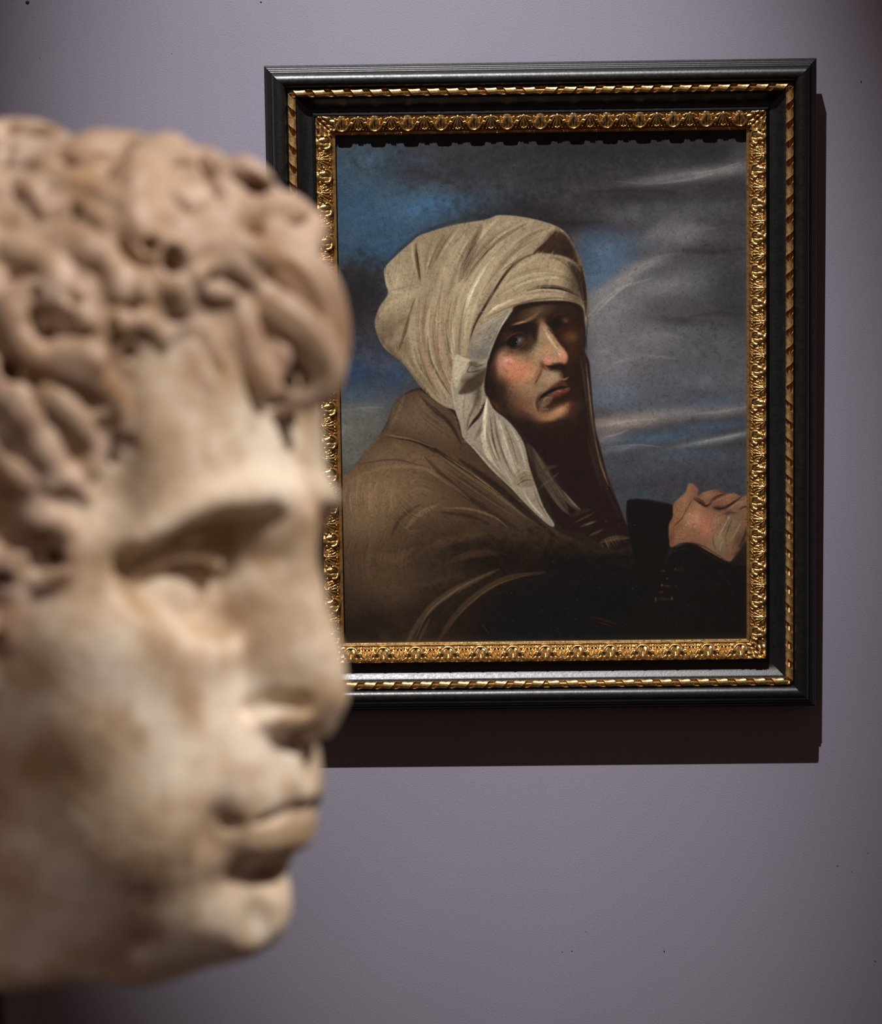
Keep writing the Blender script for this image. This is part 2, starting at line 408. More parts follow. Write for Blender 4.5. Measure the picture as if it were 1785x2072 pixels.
        if taper[0] > 0: prof = np.minimum(prof, np.clip(u/taper[0],0,1)**0.6)
        if taper[1] > 0: prof = np.minimum(prof, np.clip((1-u)/taper[1],0,1)**0.6)
        r = w*0.5*(0.25+0.75*prof); d = np.sqrt(best)/np.maximum(r,0.4)
        m = np.clip((1.0-d)/soft+0.0, 0, 1); m = m*m*(3-2*m)
        k0 = s.rs.randint(4000)
        q = (sv*0.85+1.5*np.sin(ss*0.015+k0)); iq = np.floor(q).astype(int); f = q-iq
        br = s.tab[(iq+k0) % 4096]*(1-f)+s.tab[(iq+k0+1) % 4096]*f
        m = m*(1-bri*1.3*np.clip(br-0.25,0,1))*(0.55+0.45*prof)
        s.lay(W, op*m, col)
    def hatch(s, P, w, cols, count, spread, op=0.5, lw=2.2):
        """many thin strokes side by side, following one curve"""
        C = np.array(P, float)
        for i in range(count):
            o = (s.rs.rand()-0.5)*2*spread; d = C[-1]-C[0]; nrm = np.array([-d[1], d[0]])/(np.hypot(*d)+1e-6)
            a = s.rs.rand()*0.35; b = 1-s.rs.rand()*0.35
            Q = s.curve(C, 6); Q = Q[int(a*len(Q)):max(int(b*len(Q)), int(a*len(Q))+3)]
            if len(Q) < 3: continue
            c = cols[s.rs.randint(len(cols))]
            s.stroke(Q[::3]+nrm*o if len(Q) > 8 else Q+nrm*o, lw*(0.6+0.8*s.rs.rand()), c, op*(0.5+0.5*s.rs.rand()), 0.8, 0.2, (0.4,0.4), 2)
def paint():
    rs = np.random.RandomState(3); E = Easel((64,60,64)); B, S, P, H = E.blob, E.stroke, E.poly, E.hatch
    def dab(at, ang, n, ln, wd, jit, op):        # short visible brush marks that pick up the colour beneath them
        for _ in range(n):
            x, y = at(); W = E.win(x-1,y-1,x+1,y+1)
            if W is None: continue
            c = E.img[W].reshape(-1,3).mean(0)*(1+rs.uniform(-jit,jit)); a = ang(x,y); L = rs.uniform(*ln)/2
            S([(x-L*math.cos(a),y-L*math.sin(a)),(x+L*math.cos(a),y+L*math.sin(a))], rs.uniform(*wd), np.clip(c,0,255), op, .9, .3, (.3,.3), 3)
    # ---- sky
    for a in ((770,330,130,70,(46,72,96),.9),(720,430,90,110,(44,72,100),.95),(880,415,130,45,(50,88,126),.95,-12),(770,500,110,45,(42,72,102),.9,-25),
              (740,330,60,40,(58,84,104),.7),(930,350,50,18,(50,66,92),.6),(1040,410,70,26,(48,70,98),.6),(960,310,30,14,(52,70,94),.5),
              (880,300,200,22,(48,50,56),.75),(850,350,100,26,(44,44,50),.9,5),(930,385,60,14,(48,52,60),.6),(1000,330,130,50,(50,46,50),.9),(1200,300,260,36,(43,40,44),1),(1450,310,120,40,(48,46,50),.9),
              (1120,360,180,50,(50,46,50),.9),(1080,430,140,36,(42,36,38),.95),(1180,455,90,22,(40,33,34),.95),(1010,440,40,20,(40,44,54),.5),
              (1260,385,110,28,(52,48,50),.8),(1450,380,110,22,(50,46,49),.9),(1420,350,110,13,(118,112,111),.8,-9),(1340,362,70,8,(98,94,96),.7,-6),(1500,320,30,30,(96,92,94),.75,-30),(1480,345,40,10,(124,118,116),.6,-14),
              (1300,430,90,26,(78,74,78),.8,-10),(1400,425,120,22,(70,68,72),.8),(1380,475,90,34,(108,103,106),.75,-15),(1345,460,50,16,(118,113,114),.5,-30),(1470,450,60,26,(58,54,57),.8),(1440,505,90,15,(58,52,54),.85,-4),
              (1230,520,60,50,(66,92,122),.95),(1210,565,40,40,(62,90,120),.9),(1250,490,40,16,(70,86,106),.7),(1190,500,24,40,(58,78,102),.7),
              (1420,570,110,40,(86,83,88),.85),(1480,560,40,34,(56,53,56),.8),(1490,630,50,24,(50,47,49),.85),(1400,640,100,14,(62,58,61),.8),
              (1250,620,70,50,(112,106,108),.9,-28),(1215,640,36,50,(122,114,112),.7,-20),(1270,560,70,13,(146,134,126),.75,-32),(1310,535,40,11,(128,120,118),.6,-12),(1330,580,70,26,(108,104,108),.8,-8),
              (1330,690,120,50,(104,100,108),.9),(1450,700,90,44,(80,78,84),.85),(1250,740,70,60,(122,114,124),.8),(1220,700,30,60,(116,108,114),.7),(1390,650,70,9,(56,52,55),.7,4),(1340,745,70,10,(92,86,90),.5,-5),
              (1400,770,120,36,(92,92,102),.85),(1490,760,40,60,(84,83,90),.8),(1240,800,70,30,(92,102,118),.85),(1350,810,90,14,(78,84,98),.8),(1450,815,80,16,(74,84,102),.85,-6),
              (1260,855,90,15,(150,126,118),.9,-5),(1350,838,90,13,(128,118,118),.85,-6),(1470,832,60,10,(138,124,120),.6,-8),(1230,885,36,14,(138,118,112),.7,-14),
              (1330,885,110,14,(68,84,106),.9,-3),(1450,862,90,10,(64,80,104),.8,-4),(1440,892,90,7,(126,130,136),.75,-10),(1490,880,40,5,(140,142,146),.5,-12),(1260,908,50,8,(116,118,124),.6,-8),
              (1400,925,130,20,(68,78,92),.9),(1300,950,110,26,(64,68,78),.9),(1450,965,110,30,(60,65,75),.9),(1330,990,110,24,(58,62,72),.85),(1350,975,70,16,(64,52,56),.5),(1420,990,40,20,(64,52,54),.4),(1290,1000,40,20,(54,62,74),.7),(1500,1000,40,20,(56,60,70),.8),
              (720,560,60,36,(42,40,44),.9),(720,620,60,60,(38,33,34),.95),(740,690,60,40,(46,46,54),.9),(715,755,60,44,(40,58,90),.95),(800,760,40,30,(44,62,92),.8),(730,800,60,22,(62,76,94),.8),
              (730,830,70,20,(92,94,94),.8,-10),(705,870,50,40,(106,102,92),.9),(760,855,40,26,(100,98,90),.8),(700,925,40,40,(92,86,78),.9),(740,900,30,40,(98,92,82),.7)): B(*a)
    for k in range(240):                         # dry horizontal brushing through the clouds
        x, y = rs.uniform(690,1510), rs.uniform(285,1010); L = rs.uniform(25,90); W = E.win(x-1,y-1,x+1,y+1)
        c = E.img[W].reshape(-1,3).mean(0); c = np.clip(c*rs.uniform(0.88,1.15)+rs.uniform(-4,4), 0, 255)
        a = rs.uniform(-0.45,0.12) if x > 1150 else rs.uniform(-0.5,0.3)
        S([(x-L/2,y-L/2*a),(x,y+rs.uniform(-4,4)),(x+L/2,y+L/2*a)], rs.uniform(5,15), c, .32, .9, .6)
    E.img *= (1+0.20*E.n1+0.13*E.n2+0.10*E.n3)[...,None]
    dab(lambda: (rs.uniform(690,1515),rs.uniform(285,1010)), lambda x,y: -.15+rs.uniform(-.35,.25), 900, (10,34), (2,6), .14, .4)
    for P_,w,c,o in (([(1180,650),(1215,615),(1262,575),(1300,548)],16,(150,140,132),.5),([(1200,640),(1240,600),(1284,566)],7,(168,156,144),.6),([(1230,600),(1262,580),(1290,572),(1320,562)],8,(156,144,134),.6),([(1290,540),(1330,522),(1380,512)],16,(118,113,113),.4),
        ([(1340,480),(1390,462),(1450,462)],26,(116,111,112),.35),([(1330,372),(1400,362),(1460,345),(1512,330)],10,(140,134,130),.55),([(1400,352),(1450,343),(1500,328)],5,(156,150,144),.5),([(1240,366),(1320,372),(1380,362)],7,(104,98,97),.5),
        ([(1215,862),(1270,852),(1330,848)],9,(164,138,128),.5),([(1220,885),(1245,880),(1275,868)],6,(156,136,128),.5),([(1390,838),(1450,834),(1515,822)],8,(150,138,134),.45),([(1400,898),(1450,888),(1510,876)],5,(148,150,152),.6),([(1230,905),(1290,900),(1340,905)],5,(126,132,138),.5),
        ([(1380,505),(1440,510),(1515,500)],18,(48,43,45),.6),([(1400,640),(1460,634),(1515,640)],16,(46,42,44),.6),([(1330,650),(1390,644),(1430,650)],10,(60,55,57),.5),([(1200,388),(1290,384),(1380,392)],16,(38,33,35),.6),([(1060,436),(1130,452),(1220,448)],20,(34,29,30),.6),([(800,345),(860,352),(930,376)],16,(42,40,44),.6),
        ([(1290,880),(1360,882),(1450,872)],14,(58,76,98),.5),([(690,832),(730,826),(780,824)],8,(112,112,106),.5),([(690,760),(740,752),(790,770)],16,(36,52,82),.5),([(1240,735),(1300,720),(1370,726)],14,(126,118,126),.4),([(1260,690),(1330,676),(1400,690)],16,(116,110,114),.4)): S(P_,w,c,o,.9,.5)
    for x,y,rx,ry,c,o in ((1180,310,180,30,(36,33,36),.6),(1420,300,110,26,(40,38,42),.6),(1300,400,160,14,(40,36,38),.5),(1480,600,50,60,(52,49,52),.5),(720,590,50,50,(34,30,31),.6),(1140,350,90,24,(42,39,43),.5)): B(x,y,rx,ry,c,o)
    grey = E.img.mean(-1, keepdims=True); E.img = grey+(E.img-grey)*np.array([0.80,0.80,0.74],np.float32)
    # ---- dark halo round the turban, then the turban itself
    S([(765,640),(778,548),(835,484),(915,450),(985,438),(1060,434),(1137,458),(1160,490)], 16, (40,38,42), .55, .9, .2)
    TUR = [(759,649),(768,621),(785,595),(780,572),(778,544),(799,520),(835,488),(853,475),(915,456),(983,444),(1010,435),(1059,439),(1106,450),(1137,464),(1156,487),(1178,533),(1187,585),
       (1188,626),(1182,660),(1150,640),(1100,612),(1040,622),(1010,672),(990,730),(982,790),(985,805),(955,850),(918,829),(900,824),(875,806),(850,781),(815,735),(778,704),(762,672)]
    P([(690,1010),(770,880),(806,810),(850,785),(900,800),(985,760),(1150,700),(1190,900),(1230,1000),(1270,1090),(1530,1140),(1530,1310),(690,1310)], (40,30,25), 3)
    P(TUR, (140,125,106), 1.6); E.clip(TUR)
    C1,C2,C3,D1,D2,D3 = (158,142,120),(172,157,134),(190,175,152),(112,97,80),(88,73,58),(58,46,38)
    # back bun on the left
    B(820,545,34,40,(146,132,112),.8); B(800,570,14,30,(164,150,128),.6); B(850,505,40,22,(136,120,100),.7,-25); B(800,650,34,30,(132,116,96),.85); B(790,630,26,12,(150,134,112),.6,-30)
    B(775,670,22,26,(112,98,80),.8); B(812,705,26,22,(118,102,82),.7); B(900,470,60,14,(134,118,98),.8,-20); B(822,600,34,12,(160,144,122),.7,-25)
    S([(768,640),(795,612),(830,600),(852,580)],13,C1,.7); S([(786,590),(812,583),(845,574)],5,D1,.55); S([(785,600),(800,592),(825,590)],3,(178,162,140),.5)
    S([(841,492),(844,526),(851,570)],9,D2,.9); S([(842,500),(846,530),(850,566)],4,D3,.7); S([(834,492),(836,522),(842,556)],6,C2,.6); S([(850,496),(852,526),(858,560)],6,C1,.6)
    S([(780,552),(783,574),(796,590),(826,592)],8,(170,156,134),.5)
    S([(840,603),(830,640),(816,682),(806,712)],9,D2,.8); S([(838,606),(828,640),(818,668)],4,D3,.45)
    S([(900,474),(886,496),(872,528),(864,556)],7,D1,.7); S([(918,466),(897,496),(880,530)],5,D2,.55); S([(930,462),(908,492),(884,528),(866,560)],6,C2,.6); S([(880,500),(868,530),(862,552)],4,C3,.6)
    # long sweeping folds over the crown
    S([(985,450),(962,486),(944,528),(930,580),(916,640),(912,720)],34,C1,.85); S([(975,456),(956,500),(938,548),(930,570)],26,(104,88,72),.85); S([(968,470),(952,508),(938,544)],10,(80,66,54),.6)
    S([(940,470),(920,510),(900,560),(884,620),(872,690)],30,C1,.7); S([(950,480),(930,520),(918,560)],6,C2,.6); S([(960,452),(940,470),(915,500)],6,D1,.4)
    S([(1080,446),(1030,470),(985,512),(952,560),(935,610),(926,680)],30,C1,.9); S([(1066,452),(1022,478),(976,516),(942,560)],12,(100,85,68),.8); S([(1000,496),(968,528),(940,572)],6,(84,70,56),.55)
    S([(1010,442),(990,458),(965,490)],10,C2,.6); S([(1050,446),(1016,456),(990,476)],8,C1,.6)
    S([(1118,462),(1072,480),(1024,520),(986,562),(958,612),(944,670),(938,720)],40,C1,.9); S([(1100,470),(1060,490),(1015,530),(990,560)],16,(140,122,102),.6)
    S([(1112,462),(1075,474),(1040,498)],8,D1,.6); S([(1090,480),(1040,512),(1000,556),(975,592)],7,D1,.55); S([(1076,500),(1040,524),(1014,550)],6,C2,.5)
    S([(1000,520),(974,552),(950,598),(938,640)],10,C3,.8); S([(985,540),(960,580),(944,626)],5,(206,194,172),.8); S([(955,600),(944,650),(940,690)],8,C2,.7); S([(970,590),(956,640),(950,670)],7,C2,.5)
    P([(1121,468),(1147,478),(1166,520),(1176,560),(1140,535),(1098,512),(1080,512),(1100,492)],(74,60,48),4,.95); B(1150,510,24,26,(66,52,43),.7); S([(1124,470),(1104,492),(1078,516)],8,(72,58,48),.7)
    S([(1130,458),(1112,476),(1088,500)],9,(120,104,86),.6)
    for a in (([(905,470),(882,520),(868,560)],24,D1,.55),([(862,600),(852,680),(866,750)],26,D1,.5),([(1000,480),(962,530),(940,572)],28,D2,.5),([(1086,470),(1026,520),(986,572)],22,D1,.55),
              ([(924,600),(914,690),(922,720)],18,D1,.5),([(764,676),(815,738),(878,808)],20,D2,.6),([(774,690),(800,660),(830,640)],24,D1,.5),([(952,480),(926,540),(906,600)],12,D1,.45),([(1052,450),(1000,480),(960,530)],7,D1,.5),
              ([(880,470),(866,510),(858,550)],10,D1,.45),([(846,700),(864,760),(890,800)],12,D2,.5),([(884,660),(890,730),(910,780)],8,D2,.5),([(900,560),(890,600),(886,650)],8,D1,.5)): S(*a,1.0,.25)
    # the band across the brow
    P([(1100,513),(1050,528),(1018,560),(990,605),(968,650),(960,672),(985,655),(1036,624),(1075,610),(1130,606),(1178,616),(1184,590),(1176,545),(1150,522)],(148,131,110),3,.95)
    S([(1098,516),(1056,536),(1024,566),(996,606)],12,C1,.8); S([(1108,520),(1140,526),(1166,546)],8,(116,100,84),.7); S([(1020,580),(1066,556),(1120,548),(1160,564)],14,C2,.65); S([(1010,600),(1062,572),(1124,562),(1164,580)],7,C3,.45)
    S([(1150,530),(1172,560),(1182,610)],20,(62,50,42),.8); S([(1176,540),(1184,590),(1186,640)],10,(48,38,34),.8); S([(1066,588),(1100,580),(1140,584),(1172,600)],10,(66,54,45),.85); S([(1090,584),(1130,584),(1160,594)],5,D3,.7)
    S([(1050,600),(1086,592),(1124,590)],5,D1,.6); S([(1000,622),(1050,602),(1110,596),(1156,606)],10,C1,.75); S([(980,640),(1010,620),(1040,606)],9,C3,.7); S([(990,630),(1016,614)],4,(208,196,176),.6)
    S([(986,642),(1030,622),(1076,608),(1130,603),(1166,610)],5,D2,.65); S([(1120,520),(1150,540),(1172,575)],5,(86,72,60),.5)
    # dark seam between the crown folds and the band
    S([(1098,508),(1060,522),(1030,546),(1008,576),(984,616),(964,650),(953,680),(950,706)],9,D2,.9); S([(1046,526),(1012,570),(982,620),(962,656),(953,684)],5,D3,.85)
    S([(1040,530),(1016,548)],4,(52,42,34),.6)
    # upright folds of the left side
    for x0,x1,c,w,o in ((830,842,C1,20,.7),(846,858,(150,126,104),14,.8),(862,872,C2,12,.6),(876,884,(128,104,84),10,.8),(890,894,(158,132,110),16,.75),(902,908,(118,96,78),8,.7),(916,918,C2,12,.7),(930,930,D1,6,.6)):
        S([(x0+14,600),(x0+2,660),(x1,720),(x1+18,770),(x1+34,806)],w,c,o)
    S([(865,680),(870,725),(888,763),(912,800)],8,D2,.7); S([(838,700),(850,740),(876,780)],8,D1,.6); S([(820,700),(834,735),(862,775),(892,812)],12,(116,101,82),.7); S([(905,680),(911,712),(916,716)],5,D2,.6)
    B(1168,566,26,60,(70,57,47),.7); S([(1030,566),(1080,548),(1140,552)],18,D1,.4,1.0,.3)
    H([(880,590),(872,660),(884,740)],0,[C2,D1,C3,(150,124,102)],46,44,.5,2.0); H([(1060,470),(985,545),(945,650)],0,[C2,D1,C3,(150,134,114)],60,34,.42,1.8); H([(1010,610),(1080,572),(1160,580)],0,[C2,D1,C3],34,24,.4,1.8); H([(840,500),(820,560),(800,650)],0,[C2,D1],26,30,.35,1.8)
    H([(990,455),(940,530),(905,620)],0,[C2,D1,(150,134,114)],36,26,.4,1.8); H([(870,720),(890,770),(910,815)],0,[C1,D2],22,26,.4,1.8)
    dab(lambda: (rs.uniform(760,1185),rs.uniform(440,830)), lambda x,y: (2.1 if x > 900 else 1.7) if y < 590 or x < 960 else -0.15, 1300, (12,34), (1.6,4.2), .16, .5)
    E.clip(TUR, contrast=(1.40, 30)); E.clip(TUR); E.img = E.img*(1-E.mask[...,None])+E.img*np.array([1.0,0.972,0.925],np.float32)*E.mask[...,None]; E.clip()
    # ---- face opening
    FACE = [(1036,625),(1068,613),(1106,609),(1150,610),(1178,622),(1184,656),(1186,690),(1184,713),(1192,731),(1196,770),(1200,820),(1206,870),(1214,900),(1228,957),(1252,1020),(1266,1056),(1284,1095),(1240,1110),(1180,1080),
       (1130,1060),(1090,960),(1060,880),(1020,842),(984,800),(981,760),(988,726),(1008,674)]
    P(FACE,(38,26,22),2.2); E.clip(FACE)
    X = lambda x: 950+x/6.375
    Y = lambda y: 580+y/6.375
    f = lambda *q: [(X(a),Y(b)) for a,b in q]
    b6 = lambda x,y,rx,ry,c,o=.9,a=0,rg=.12: B(X(x),Y(y),rx/6.375,ry/6.375,c,o,a,rg)
    b6(1120,1500,330,350,(58,36,26),.5); b6(1330,700,160,330,(60,36,25),.6); b6(850,330,250,90,(84,60,44),.9,-22); b6(1000,300,120,70,(66,44,33),.7); b6(1250,300,150,90,(50,32,25),.7); b6(900,300,70,40,(96,70,52),.6,-20)
    # cheek planes, from dark to light
    P(f((470,780),(560,850),(700,850),(830,780),(900,860),(930,1000),(900,1150),(850,1300),(900,1400),(930,1600),(1100,1700),(1000,1740),(800,1690),(620,1560),(480,1340),(390,1150),(355,980),(380,860)),(112,80,60),9)
    b6(640,1500,150,170,(92,64,48),.8); b6(600,1330,150,140,(120,88,66),.8,30); b6(760,1300,130,140,(134,104,80),.8); b6(560,1130,200,120,(164,106,78),.9,15); b6(520,980,160,120,(172,114,88),.9); b6(690,1010,140,120,(156,108,80),.8); b6(760,1120,110,130,(168,116,88),.8)
    b6(490,960,100,60,(186,128,108),.8); b6(500,990,50,24,(152,84,72),.6); b6(480,945,36,14,(180,150,138),.5); b6(640,1090,130,70,(176,112,84),.6,10); b6(420,900,50,60,(150,112,88),.7); b6(400,1050,40,110,(150,112,84),.6)
    b6(720,880,150,50,(122,98,74),.7,8); b6(860,1100,60,150,(160,118,90),.6,10); b6(470,1240,90,60,(110,76,54),.6,40)
    # brow, socket, eye
    b6(720,570,190,95,(36,25,21),.95,-6); b6(830,640,80,110,(46,32,26),.9); b6(520,650,120,80,(60,40,30),.8); b6(780,780,90,60,(62,46,36),.8,-20); b6(560,830,150,30,(84,60,46),.8,5)
    S(f((540,500),(620,470),(740,440),(860,390)),11,(118,86,62),.65,.9); S(f((580,490),(660,465),(740,450)),6,(160,108,78),.75,.9); S(f((700,450),(800,400),(900,330)),9,(116,86,64),.7); S(f((640,470),(700,450)),3,(196,140,104),.7)
    S(f((560,520),(700,490),(850,470)),6,(30,20,17),.8)
    S(f((455,700),(520,640),(640,590),(700,600)),2.6,(100,66,47),.8); S(f((470,730),(540,655),(640,615),(720,640)),3,(26,18,16),.9)
    P(f((470,740),(540,665),(650,630),(720,680),(660,760),(560,790)),(40,30,27),1.2); P(f((610,650),(670,645),(715,690),(660,750),(610,760)),(78,67,60),2.6,.9); b6(652,690,20,22,(112,104,99),.7); b6(700,720,26,40,(62,45,37),.8); P(f((480,730),(530,670),(600,655),(622,700),(600,765),(540,780)),(24,19,19),1.2)
    b6(560,715,34,34,(16,13,14),.9); S(f((480,715),(540,650),(640,612),(725,640)),5,(28,19,17),.8); b6(700,690,30,50,(70,50,40),.7); b6(600,640,90,20,(40,28,24),.7); B(X(612),Y(712),0.8,0.9,(190,188,190),.9); B(X(515),Y(770),0.8,0.8,(130,128,130),.7)
    S(f((500,800),(590,815),(680,770),(730,700)),2.4,(98,64,47),.7); S(f((460,800),(480,830)),3,(130,74,58),.6); b6(640,760,90,24,(58,38,30),.6,-18); b6(600,860,130,26,(96,68,52),.7,4); b6(470,880,70,26,(120,82,62),.6); S(f((520,790),(600,795),(670,750)),1.6,(60,36,28),.8); b6(790,680,40,40,(92,62,46),.7); b6(780,720,60,30,(84,58,44),.6)
    # nose
    P(f((905,500),(965,470),(1050,560),(1130,680),(1210,780),(1268,860),(1272,930),(1225,990),(1150,985),(1000,1010),(945,960),(890,910),(840,840),(880,700)),(140,108,82),4.5)
    b6(850,850,50,100,(140,110,84),.8,10); b6(870,930,60,70,(150,112,86),.7)
    b6(930,450,60,60,(112,80,58),.8); b6(930,680,50,110,(130,106,80),.7,-12); b6(880,780,50,70,(124,104,80),.8); S(f((950,520),(1030,660),(1120,790),(1180,860)),9,(168,138,110),.85); S(f((985,600),(1070,720),(1140,810)),4,(186,158,132),.7)
    b6(1020,830,70,60,(164,118,90),.8); b6(1215,890,55,65,(184,118,94),.9); b6(1180,840,30,40,(176,128,102),.7); b6(1110,850,30,40,(132,118,98),.7); S(f((1130,840),(1180,890)),3.5,(200,180,160),.8); b6(1010,945,80,38,(184,118,98),.9); b6(1120,930,70,30,(172,112,90),.8); b6(900,870,50,60,(150,122,96),.6); b6(970,890,40,40,(138,108,86),.6)
    b6(1230,975,40,26,(160,96,72),.7); S(f((955,980),(985,1040),(1040,1060)),6,(146,72,50),.9); S(f((960,960),(1000,1000),(1080,1000)),4,(172,112,92),.7); b6(1100,1040,85,36,(34,21,19),.95,-6); b6(1180,1030,60,36,(40,25,21),.9); S(f((1040,1075),(1120,1090),(1180,1070)),5,(30,19,17),.8)
    S(f((1010,540),(1080,600),(1180,720),(1270,840),(1290,900),(1270,990),(1200,1060)),10,(40,26,21),.8,.8)
    # far side of the face
    b6(1130,470,70,90,(26,18,17),.9); b6(1235,430,45,30,(84,54,42),.85); b6(1250,450,20,10,(118,76,60),.6); S(f((1060,430),(1120,360),(1240,350)),4,(72,42,31),.7); b6(1290,650,100,80,(80,50,34),.9); b6(1330,650,60,60,(92,58,38),.6); b6(1330,830,70,110,(60,36,25),.7); b6(1180,560,60,50,(54,33,25),.7)
    # upper lip, mouth, chin
    P(f((950,1060),(1060,1085),(1150,1100),(1190,1180),(1110,1260),(980,1350),(900,1370),(860,1280),(900,1160)),(136,108,84),7); b6(1040,1170,90,70,(148,120,96),.7); b6(960,1290,70,60,(118,90,68),.8); b6(850,1330,60,90,(128,98,74),.7); b6(1180,1150,30,60,(110,84,64),.6)
    S(f((940,1040),(915,1120),(870,1210),(840,1260)),6,(88,54,40),.85); S(f((935,1040),(925,1080)),4,(150,62,48),.8); S(f((880,1190),(850,1250)),3,(60,40,32),.8); S(f((800,1120),(830,1200),(800,1280)),6,(160,118,90),.5)
    S(f((1170,1190),(1230,1195),(1285,1165)),6,(150,104,76),.9); b6(1230,1140,50,50,(40,26,21),.8); S(f((1190,1120),(1200,1170)),5,(90,66,50),.6)
    P(f((960,1385),(1050,1300),(1140,1235),(1190,1222),(1245,1235),(1255,1290),(1150,1320),(1040,1370)),(72,40,32),2.6); S(f((1060,1300),(1140,1245),(1190,1225)),4,(112,62,49),.75); b6(1220,1265,30,26,(82,44,34),.8)
    P(f((1010,1400),(1090,1345),(1170,1315),(1285,1305),(1275,1350),(1190,1385),(1090,1415)),(96,52,44),3); S(f((1060,1385),(1140,1345),(1200,1335)),5,(128,76,66),.7); b6(1165,1350,20,8,(170,130,120),.65); b6(1110,1385,40,14,(112,66,56),.6,-18); S(f((1230,1330),(1275,1312)),2.5,(108,54,44),.7); b6(1150,1410,70,20,(120,52,44),.7,-15)
    S(f((890,1480),(950,1405),(1060,1345),(1150,1310),(1260,1295)),7,(24,15,14),1,.5,.05,(.25,.1)); S(f((1000,1385),(1100,1335),(1220,1305)),4,(28,17,16),.9,.6,.1); S(f((900,1400),(880,1460),(870,1540),(900,1620)),9,(56,37,29),.8); S(f((820,1440),(845,1530),(870,1590)),6,(134,106,82),.6)
    P(f((930,1470),(1000,1420),(1080,1420),(1040,1500),(960,1570),(920,1560)),(116,88,67),4,.8); S(f((950,1490),(980,1440),(1030,1425)),5,(146,116,92),.7); b6(1010,1460,18,26,(80,62,48),.6); b6(1200,1440,130,50,(44,28,23),.9,-14); b6(1120,1530,130,34,(46,30,24),.9,-22)
    b6(1120,1640,200,75,(150,108,78),.95,-20); b6(1180,1590,110,50,(168,124,90),.8,-28); b6(1010,1660,90,50,(136,98,72),.7); b6(1270,1540,40,50,(150,98,62),.7,20); b6(940,1640,60,40,(110,78,58),.7); b6(1080,1770,230,40,(44,28,23),.85,-8); b6(1330,1600,60,130,(56,34,25),.8); b6(980,1580,50,14,(140,112,88),.6,-10)
    b6(700,1640,180,60,(70,46,35),.7,25); b6(420,1350,90,160,(46,30,25),.85); b6(330,1560,120,60,(84,52,38),.7,45)
    b6(620,540,150,30,(30,21,18),.7,-8); b6(840,600,36,90,(38,26,22),.7); b6(800,690,50,60,(52,36,29),.6); S(f((620,600),(760,640),(840,690)),4,(60,40,32),.6)
    S(f((880,700),(850,800),(800,870)),6,(92,74,58),.5); S(f((760,900),(830,830),(880,760)),3,(164,126,94),.5); S(f((560,1260),(700,1240),(840,1180)),14,(150,108,80),.4); b6(560,1420,120,90,(74,50,38),.6,35)
    S(f((900,1050),(860,1160),(800,1270)),12,(110,76,56),.45); S(f((960,1010),(1030,1060),(1110,1100)),3,(60,36,30),.7); b6(940,980,26,30,(112,78,60),.6); S(f((950,1000),(940,1050)),3,(70,44,36),.7)
    E.clip(FACE, contrast=(1.16, 22)); E.clip(FACE)
    dab(lambda: (X(rs.uniform(380,1400)),Y(rs.uniform(300,1720))), lambda x,y: rs.uniform(-1.2,0.5), 900, (5,14), (1.6,3.6), .16, .55)
    for k in range(150):                         # short hatching in the flesh
        a = rs.uniform(380,1200); q = rs.uniform(860,1640)
        W = E.win(X(a)-1,Y(q)-1,X(a)+1,Y(q)+1); c = E.img[W].reshape(-1,3).mean(0)
        if c[0] < 85: continue
        S([(X(a),Y(q)),(X(a+rs.uniform(20,50)),Y(q-rs.uniform(-25,45)))], 1.8, np.clip(c*rs.uniform(.82,1.16),0,255), .5, .9, .1)
    # shadow under the band and beside the flap
    S(f((560,330),(760,250),(1000,205),(1300,215),(1420,330)),12,(28,20,18),.85); S(f((540,330),(430,520),(380,640),(300,830),(250,980),(215,1180),(215,1330)),13,(28,20,18),.85)
    E.clip(); FLAP = [(1036,624),(1030,640),(1016,660),(1006,680),(993,712),(986,730),(960,732),(944,716),(952,690),(962,668),(985,650)]
    # ---- flap beside the face and the scarf end below it
    P(FLAP,(134,121,104),1.8); E.clip(FLAP); B(975,715,22,16,(104,98,90),.8); B(992,690,14,16,(110,103,95),.6); S([(1034,628),(1018,654),(1004,680)],3.5,(196,182,158),.8)
    S([(960,676),(990,655),(1020,640)],8,C1,.6); S([(958,690),(980,684),(1004,672)],6,(150,138,120),.5); S([(1000,690),(990,716),(984,728)],6,(150,138,122),.6); S([(965,664),(990,650),(1022,632)],3,(178,164,142),.6); H([(1024,644),(1000,680),(975,722)],0,[(160,148,130),(110,100,88),(120,112,102)],30,22,.4,1.8)
    E.clip(FLAP, contrast=(1.25,40))
    FOLD = [(921,718),(940,724),(968,732),(986,728),(980,770),(977,800),(968,830),(950,862),(938,886),(930,858),(921,828),(914,790),(914,760)]
    P(FOLD,(142,128,108),1.8); E.clip(FOLD); B(932,745,14,22,(166,150,128),.8); B(948,772,20,15,(88,75,61),.9,-25); B(962,750,12,14,(112,99,82),.8); B(968,795,9,40,(94,80,66),.85); B(935,810,11,30,(156,142,120),.7); B(958,735,20,5,(90,78,64),.7,8); S([(952,735),(964,742),(982,735)],4,(80,68,56),.7)
    S([(924,719),(950,727),(984,728)],4,(168,152,130),.8); S([(917,740),(914,770),(918,810),(928,850)],5,(170,155,134),.7); S([(926,850),(934,880),(945,896)],4,(182,166,142),.8); S([(972,760),(964,810),(948,850),(944,880)],8,(92,78,64),.75); S([(950,860),(962,830),(974,810)],4,(130,114,94),.6); S([(945,780),(938,830),(942,870)],6,(126,110,90),.6)
